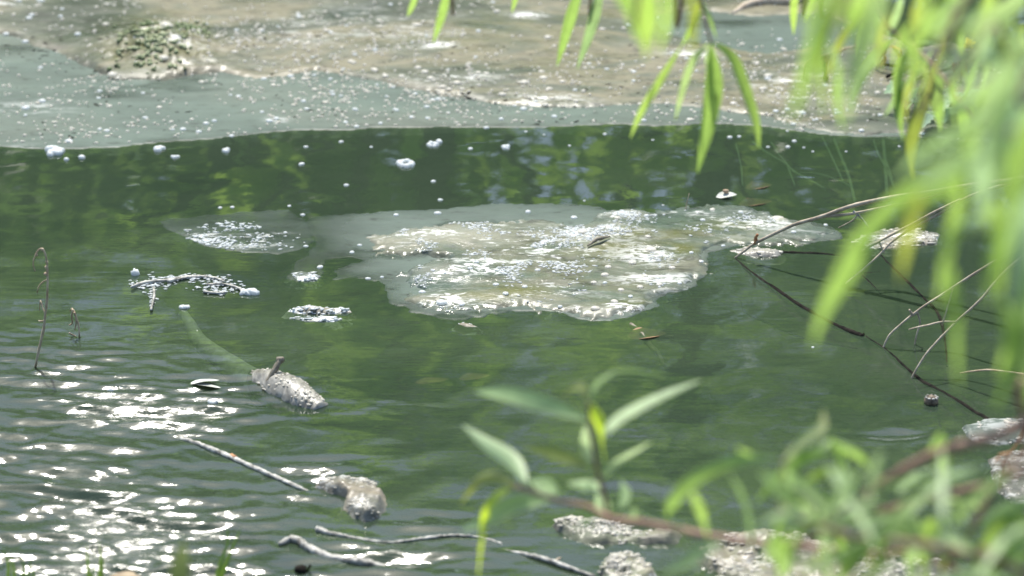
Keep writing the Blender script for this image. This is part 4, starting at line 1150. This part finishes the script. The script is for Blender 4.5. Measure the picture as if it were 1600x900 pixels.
leafset(wl, tw, [([(1412, -14), (1398, 28), (1386, 60)], 14, "leaf_pale", .3), ([(1322, 37), (1360, 44), (1395, 46)], 7, "leaf_pale", .2), ([(1398, 57), (1368, 88), (1346, 122), (1332, 164)], 18, L, .2), ([(1422, 72), (1404, 112), (1403, 165), (1411, 220)], 18, L, .1), ([(1458, 78), (1424, 124), (1402, 152), (1382, 182)], 15, "leaf_pale", .2),
                 ([(1458, 96), (1465, 148), (1469, 204)], 27, L, -.1), ([(1462, 124), (1438, 176), (1425, 230), (1427, 280)], 25, "leaf_olive", .2), ([(1430, 68), (1460, 70), (1492, 96)], 8, L, .6), ([(1395, 50), (1378, 52), (1366, 68)], 8, "leaf_pale", .3), ([(1500, 150), (1510, 180), (1502, 216)], 26, L, .2)], 4.1)
tw = twig_part(wl, [(1560, -160), (1530, -80), (1500, -30)], 3.0, 3.0, [.003, .002, .0015], "shoot_pale", [(1.1, 3.4, 3.04)])
leafset(wl, tw, [([(1504, -30), (1474, 18), (1448, 50), (1424, 84)], 22, L, .2), ([(1620, -40), (1580, 10), (1530, 36), (1500, 40)], 34, "leaf_pale", .3), ([(1560, -40), (1535, 30), (1510, 60)], 22, L, .2), ([(1470, -40), (1480, 20), (1462, 60)], 18, L, .3), ([(1530, -40), (1500, 0), (1480, 40)], 26, L, .2)], 3.0)
tw = twig_part(wl, [(1700, -60), (1680, 30), (1650, 80), (1600, 100), (1540, 130)], 3.2, 3.2, [.004, .003, .002, .0015], "shoot", [(1.5, 3.2, 2.97)])
leafset(wl, tw, [([(1605, 100), (1560, 92), (1520, 86), (1488, 88)], 24, "leaf_mint", .2), ([(1600, 70), (1560, 62), (1524, 78)], 14, "leaf_pale", .3), ([(1600, 40), (1590, 60), (1594, 84)], 14, L, .3), ([(1600, 140), (1550, 140), (1500, 165), (1470, 190)], 24, "leaf_pale", .2), ([(1590, 110), (1560, 150), (1545, 200)], 30, "leaf_pale", .2),
                 ([(1620, 120), (1590, 170), (1570, 240)], 36, "leaf_mint", .2), ([(1540, 130), (1530, 165), (1512, 205)], 22, L, .2)], 3.2)
tw = twig_part(wl, [(1760, -100), (1740, 60), (1690, 150), (1620, 190), (1560, 215), (1510, 255)], 2.4, 2.4, [.004, .003, .002, .0015], "shoot", [(1.6, 2.9, 2.95)])
leafset(wl, tw, [([(1600, 178), (1520, 200), (1450, 232), (1396, 282)], 28, "leaf_pale", .2), ([(1512, 255), (1420, 300), (1340, 380), (1282, 476)], 34, L, .15), ([(1510, 262), (1544, 318), (1562, 390), (1566, 460)], 30, L, .1), ([(1500, 270), (1492, 340), (1478, 400), (1464, 480)], 26, L, .2), ([(1440, 300), (1420, 360), (1406, 440)], 28, "leaf_olive", .3),
                 ([(1380, 350), (1330, 420), (1290, 480), (1268, 545)], 28, L, .3), ([(1478, 400), (1488, 470), (1498, 610)], 24, L, .2), ([(1640, 380), (1600, 460), (1585, 560), (1552, 646)], 32, L, .1), ([(1640, 60), (1598, 150), (1580, 260), (1592, 400)], 44, "leaf_mint", .2), ([(1660, 200), (1612, 300), (1604, 420), (1620, 560)], 48, "leaf_pale", .2),
                 ([(1528, 200), (1512, 232), (1508, 290)], 26, L, .2), ([(1560, 220), (1540, 250), (1470, 300), (1400, 330)], 30, L, .3), ([(1570, 230), (1590, 320), (1570, 420)], 40, L, .2), ([(1560, 440), (1576, 520), (1560, 590)], 22, L, .3),
                 ([(1585, 120), (1560, 200), (1552, 300)], 46, "leaf_pale", .3, .1, -.3), ([(1640, 150), (1590, 240), (1572, 360)], 46, L, .2, .1, -.3), ([(1650, 260), (1598, 360), (1590, 500)], 46, "leaf_mint", .3, .1, -.35), ([(1560, 190), (1532, 260), (1540, 350)], 44, "leaf_mint", .3, .1, -.2),
                 ([(1600, 330), (1560, 380), (1545, 470)], 40, L, .2, .1, -.2), ([(1680, 420), (1630, 520), (1612, 640)], 46, L, .2, .1, -.3), ([(1540, 240), (1480, 262), (1430, 300)], 40, "leaf_pale", .3, .1, -.2), ([(1600, 90), (1560, 120), (1520, 180)], 40, "leaf_pale", .4, .1, -.3)], 2.4, 0.88)
tw = twig_part(wl, [(1760, -160), (1660, -90), (1560, -40), (1480, -30), (1400, -50), (1300, -60)], 3.1, 3.5, [.004, .003, .002, .0015], "shoot_pale", [(1.3, 3.3, 3.0)])
_r = random.Random(17); rows = []
for k in range(44):
    bx, by = _r.uniform(1270, 1610), _r.uniform(-40, 130) * (0.35 + 0.65 * _r.random())
    ln = _r.uniform(60, 120); a = 1.75 + _r.gauss(0, .32)
    ex, ey = bx + ln * math.cos(a), by + ln * math.sin(a)
    rows.append(([(bx, by), ((bx + ex) / 2 + _r.uniform(-12, 12), (by + ey) / 2), (ex, ey)], _r.uniform(8, 15), _r.choice([L, L, "leaf_pale", "leaf_olive", "leaf_pale"]), _r.uniform(-.3, .5), .15, _r.uniform(-.4, .7)))
leafset(wl, tw, rows, 3.3)
tw = twig_part(wl, [(1540, -60), (1560, 40), (1580, 130), (1590, 230), (1600, 330)], 2.7, 2.7, [.003, .0026, .002, .0012], "shoot_pale", [(1.3, 3.3, 3.0)])
rows = []
for k in range(26):
    u = _r.random(); bx, by = 1550 + 55 * u + _r.gauss(0, 18), -20 + 360 * u
    ln = _r.uniform(80, 140); a = _r.choice([1.5, 2.2, 2.5]) + _r.gauss(0, .25)
    ex, ey = bx + ln * math.cos(a), by + ln * math.sin(a)
    rows.append(([(bx, by), ((bx + ex) / 2, (by + ey) / 2 - 10), (ex, ey)], _r.uniform(11, 18), _r.choice([L, "leaf_pale", "leaf_pale", "leaf_mint"]), _r.uniform(-.3, .5), .15, _r.uniform(-.3, .4)))
leafset(wl, tw, rows, 2.7)
# yellow blossom cluster
t = thing("yellow_flower", "small yellow flower head beside the hanging pale leaves", "flower", at(1515, 75, .05))
y0 = at(1515, 80)[1]
mb = MB()
for k in range(26):
    c = vp(1513 + random.gauss(0, 5), 69 + random.gauss(0, 4), y0 + random.uniform(-.01, .01)); mb.blob(c, (.004, .004, .005), .3, 1)
mb.build("blossom", "flower", t)
mb = MB(); mb.tube(spline([vp(1530, 120, y0), vp(1522, 95, y0), vp(1514, 72, y0)], 8), .002, 5); mb.build("stem", "weed", t)

# --- the shrub of young willow shoots at the near bank
sh = thing("willow_shrub", "young willow shoots with reddish stems reaching in over the bottom", "shrub", (1.35, 3.0, .25))
G = (1.35, 3.0, .22)
tw = twig_part(sh, [(1900, 560), (1760, 610), (1620, 655), (1560, 680), (1480, 702), (1430, 724), (1390, 747), (1340, 782), (1300, 812), (1230, 842), (1180, 850)], 3.0, 3.1, [.008, .0068, .006, .005, .004, .003, .002], "shoot", [G])
leafset(sh, tw, [([(1306, 690), (1316, 738), (1328, 784)], 18, "leaf_pale", .2), ([(1298, 686), (1338, 704), (1378, 752)], 32, L, .45), ([(1314, 732), (1276, 740), (1250, 758)], 14, "leaf_yellow", .4), ([(1224, 758), (1250, 788), (1278, 826)], 34, "leaf_pale", .3), ([(1308, 748), (1295, 780), (1280, 804)], 15, L, .3),
                 ([(1224, 720), (1254, 688), (1282, 668), (1286, 640)], 22, "leaf_olive", .4), ([(1302, 706), (1256, 716), (1210, 756), (1176, 792)], 14, L, .3), ([(1215, 716), (1150, 719), (1090, 745), (1054, 780), (1046, 810), (1078, 840)], 17, L, .35), ([(1138, 736), (1159, 786), (1175, 856)], 25, "leaf_pale", .2),
                 ([(1082, 766), (1094, 800), (1106, 842)], 13, L, .3), ([(1470, 676), (1468, 720), (1470, 770)], 25, L, .1), ([(1210, 832), (1222, 860), (1228, 900)], 34, "leaf_pale", .3), ([(1278, 866), (1266, 885), (1252, 915)], 20, "leaf_yellow", .3), ([(1304, 822), (1310, 860), (1314, 920)], 28, L, .2),
                 ([(1130, 846), (1090, 868), (1036, 896)], 20, "leaf_pale", .3), ([(1190, 850), (1240, 868), (1290, 905)], 26, "leaf_pale", .3), ([(1150, 700), (1172, 712), (1215, 720)], 10, L, .3), ([(1225, 722), (1236, 760), (1228, 812)], 22, "leaf_pale", .3), ([(1300, 690), (1280, 700), (1240, 735)], 18, "leaf_pale", .3)], 3.05, 0.92)
mb = None
tw2 = twig_part(sh, [(1225, 720), (1222, 770), (1210, 845)], 3.05, 3.08, [.0015, .0018, .002], "shoot")
tw = twig_part(sh, [(1820, 660), (1700, 705), (1600, 737), (1540, 758), (1440, 782), (1370, 802), (1290, 832), (1250, 850)], 3.05, 3.15, [.0065, .005, .004, .0036, .003, .002], "shoot", [G])
leafset(sh, tw, [([(1404, 772), (1430, 746), (1462, 730)], 18, "leaf_pale", .3), ([(1485, 778), (1504, 786), (1528, 794)], 34, "leaf_pale", .2), ([(1330, 838), (1358, 816), (1388, 808)], 24, L, .3), ([(1383, 836), (1376, 866), (1368, 905)], 17, L, .3), ([(1512, 812), (1466, 818), (1390, 838), (1334, 870)], 16, "leaf_pale", .3),
                 ([(1424, 802), (1424, 850), (1423, 920)], 27, "leaf_pale", .1), ([(1452, 806), (1449, 850), (1447, 920)], 24, L, .3), ([(1360, 770), (1330, 786), (1306, 792)], 16, "leaf_pale", .4), ([(1370, 850), (1340, 880), (1300, 910)], 22, L, .3), ([(1300, 840), (1340, 860), (1372, 900)], 24, "leaf_olive", .3),
                 ([(1430, 795), (1400, 815), (1370, 828)], 22, L, .4)], 3.1, 0.92)
tw = twig_part(sh, [(1700, 650), (1610, 705), (1570, 735), (1555, 759), (1522, 822), (1500, 850), (1480, 885)], 3.1, 3.15, [.004, .0034, .003, .0025], "shoot", [G])
leafset(sh, tw, [([(1620, 782), (1560, 804), (1520, 828)], 24, L, .3), ([(1490, 834), (1524, 868), (1552, 915)], 40, "leaf_pale", .2), ([(1640, 826), (1570, 856), (1520, 910)], 56, L, .2), ([(1620, 850), (1590, 880), (1570, 920)], 40, L, .2), ([(1500, 846), (1480, 870), (1470, 905)], 18, "leaf_olive", .3)], 3.1, 0.92)
tw = twig_part(sh, [(1480, 885), (1360, 866), (1200, 850), (1100, 836), (1010, 818), (955, 810), (920, 792), (872, 782), (818, 764), (795, 758)], 3.2, 3.55, [.004, .004, .0042, .0042, .004, .003, .0025, .0018], "shoot", [(1.1, 2.9, .3), (.7, 3.0, .55)])
leafset(sh, tw, [([(826, 760), (802, 720), (760, 692), (723, 664)], 23, "leaf_pale", .1), ([(810, 760), (772, 744), (742, 754), (719, 788)], 14, "leaf_olive", .3), ([(802, 762), (774, 780), (756, 812), (747, 905)], 12, "leaf_yellow", .3), ([(862, 782), (806, 789), (764, 810), (720, 830)], 24, "leaf_pale", .2), ([(874, 776), (852, 760), (830, 750)], 20, "leaf_pale", .3),
                 ([(940, 765), (914, 756), (886, 754)], 16, "leaf_pale", .2), ([(970, 798), (976, 772), (970, 750)], 18, L, .2), ([(950, 805), (942, 790), (932, 772)], 22, "leaf_pale", .3), ([(1000, 815), (985, 806), (970, 812)], 18, "leaf_pale", .4), ([(940, 800), (925, 812), (905, 820)], 14, L, .4)], 3.5, 0.92)
tw = twig_part(sh, [(1660, 930), (1560, 880), (1440, 850), (1340, 840), (1260, 815), (1215, 790)], 2.75, 2.8, [.004, .0034, .003, .0022, .0015], "shoot", [G])
_r = random.Random(41); rows = []
for k in range(34):
    u = _r.random(); bx, by = 1215 + 400 * u + _r.gauss(0, 24), 800 + 85 * u + _r.gauss(0, 40)
    a = _r.choice([_r.gauss(2.7, .5), _r.gauss(.5, .5), _r.gauss(1.5, .4), _r.gauss(-1.2, .6)]); ln = _r.uniform(95, 185)
    ex, ey = bx + ln * math.cos(a), by + ln * math.sin(a) * .85
    sag = _r.uniform(-18, 10)
    rows.append(([(bx, by), ((bx + ex) / 2, (by + ey) / 2 + sag * 1.6), (ex, ey + _r.uniform(0, 24))], _r.uniform(12, 18), _r.choice(["leaf_pale", "leaf_pale", L, L, L]), _r.uniform(-.2, .3), .1, _r.uniform(-.15, .1)))
leafset(sh, tw, rows, 2.78, 0.92)
tw = twig_part(sh, [(950, 808), (944, 776), (936, 745), (929, 715), (922, 670), (920, 628)], 3.5, 3.45, [.0032, .0028, .0024, .0018, .0014], "shoot")
leafset(sh, tw, [([(918, 657), (850, 633), (790, 616), (742, 612)], 24, "leaf_pale", .1), ([(942, 684), (968, 652), (1025, 621), (1095, 594)], 22, "leaf_pale", .1), ([(921, 630), (937, 598), (974, 580), (1048, 588)], 14, L, .45), ([(919, 628), (910, 606), (896, 606), (876, 622)], 12, "leaf_olive", .4), ([(928, 632), (934, 674), (946, 726)], 22, "leaf_yellow", .15),
                 ([(924, 724), (915, 692), (914, 664)], 16, "leaf_pale", .2), ([(940, 748), (968, 722), (1018, 690)], 15, "leaf_pale", .2), ([(922, 732), (872, 711), (815, 697)], 15, "leaf_olive", .3)], 3.45, 0.92)

# ---------------------------------------------------------------- trees and bushes of the far bank (seen mirrored in the water)
def tree(name, label, cat, x, y, h, rx, ry, z0, n, size, mat, seed):
    R = np.random.default_rng(seed)
    t = thing(name, label, cat, (x, y, .2))
    mb = MB()
    mb.tube(spline([(x, y, .1), (x + .1, y, h * .4), (x - .1, y + .1, h * .85)], 14), [.10 + .02 * h, .07, .02], 8, True, .1)
    for k in range(7):
        a = R.uniform(0, 6.28); zz_ = h * R.uniform(.2, .65)
        mb.tube(spline([(x, y, zz_), (x + .5 * rx * math.cos(a), y + .5 * ry * math.sin(a), zz_ + .4), (x + .85 * rx * math.cos(a), y + .85 * ry * math.sin(a), zz_ + .6 + R.uniform(0, .5))], 10), [.04, .02, .008], 6)
    mb.build("trunk", "bark", t)
    nc = max(12, n // 60)
    u = R.normal(size=(nc, 3)); u /= np.linalg.norm(u, axis=1)[:, None]; u *= R.uniform(.35, 1, (nc, 1)) ** .6
    cc = np.array([x, y, (h + z0) / 2]) + u * np.array([rx, ry, (h - z0) / 2])
    k = R.integers(0, nc, n)
    c = cc[k] + R.normal(size=(n, 3)) * np.array([.28, .28, .22]) * (h / 4) ** .5
    a = R.normal(size=(n, 3)); a[:, 2] -= .5; a /= np.linalg.norm(a, axis=1)[:, None]
    b = np.cross(a, R.normal(size=(n, 3))); b /= np.linalg.norm(b, axis=1)[:, None]
    s = size * R.uniform(.6, 1.3, (n, 1))
    V = np.stack([c - a * s, c + b * s * .45, c + a * s, c - b * s * .45], 1).reshape(-1, 3)
    V = V[V[:, 2].argsort()] if False else V
    mb = MB(); mb.add(V, [(4 * i, 4 * i + 1, 4 * i + 2, 4 * i + 3) for i in range(n)])
    mb.build("crown", mat, t, smooth=False)
    return t


TREES = [("bush", "broad dark bush of the far bank, mirrored in the left water", -2.6, 11.6, 3.0, 1.5, 1.0, .3, 2000, .10, "tree_leaf"), ("bush", "dark green bush of the far bank, mirrored left of centre", -1.2, 11.2, 3.6, 1.1, .8, .3, 1500, .10, "tree_leaf"),
         ("bush", "bright big-leaved bush of the far bank, mirrored as lime patches", -.35, 10.3, 2.9, .85, .30, .55, 150, .15, "tree_leaf2"), ("bush", "loose green bush of the far bank, mirrored behind the scum patch", .75, 11.2, 3.4, 1.0, .7, .3, 900, .11, "tree_leaf2"), ("bush", "dense dark bush of the far bank, mirrored under the twigs", 2.0, 11.4, 3.8, 1.2, .9, .3, 1700, .10, "tree_leaf"),
         ("tree", "tall leafy tree behind the far bank's left bushes", -4.3, 13.8, 4.4, 1.9, 1.4, .9, 2300, .12, "tree_leaf"), ("tree", "tall leafy tree behind the far bank's middle bushes", .5, 14.4, 6.0, 2.0, 1.4, .9, 2200, .12, "tree_leaf"), ("tree", "tall leafy tree behind the far bank's right bushes", 3.6, 13.8, 6.3, 2.0, 1.4, .7, 2500, .12, "tree_leaf"),
         ("tree", "slim leafy tree between two taller ones of the far bank", -2.0, 14.2, 3.8, 1.3, 1.2, .8, 1500, .12, "tree_leaf2")]
for i, (nm, lab, x, y, h, rx, ry, z0, n, s, m) in enumerate(TREES):
    tree(nm, lab, "bush" if nm == "bush" else "tree", x, y, h, rx, ry, z0, n, s, m, 200 + i)

for o in bpy.data.objects:
    if "_o" in o:
        del o["_o"]
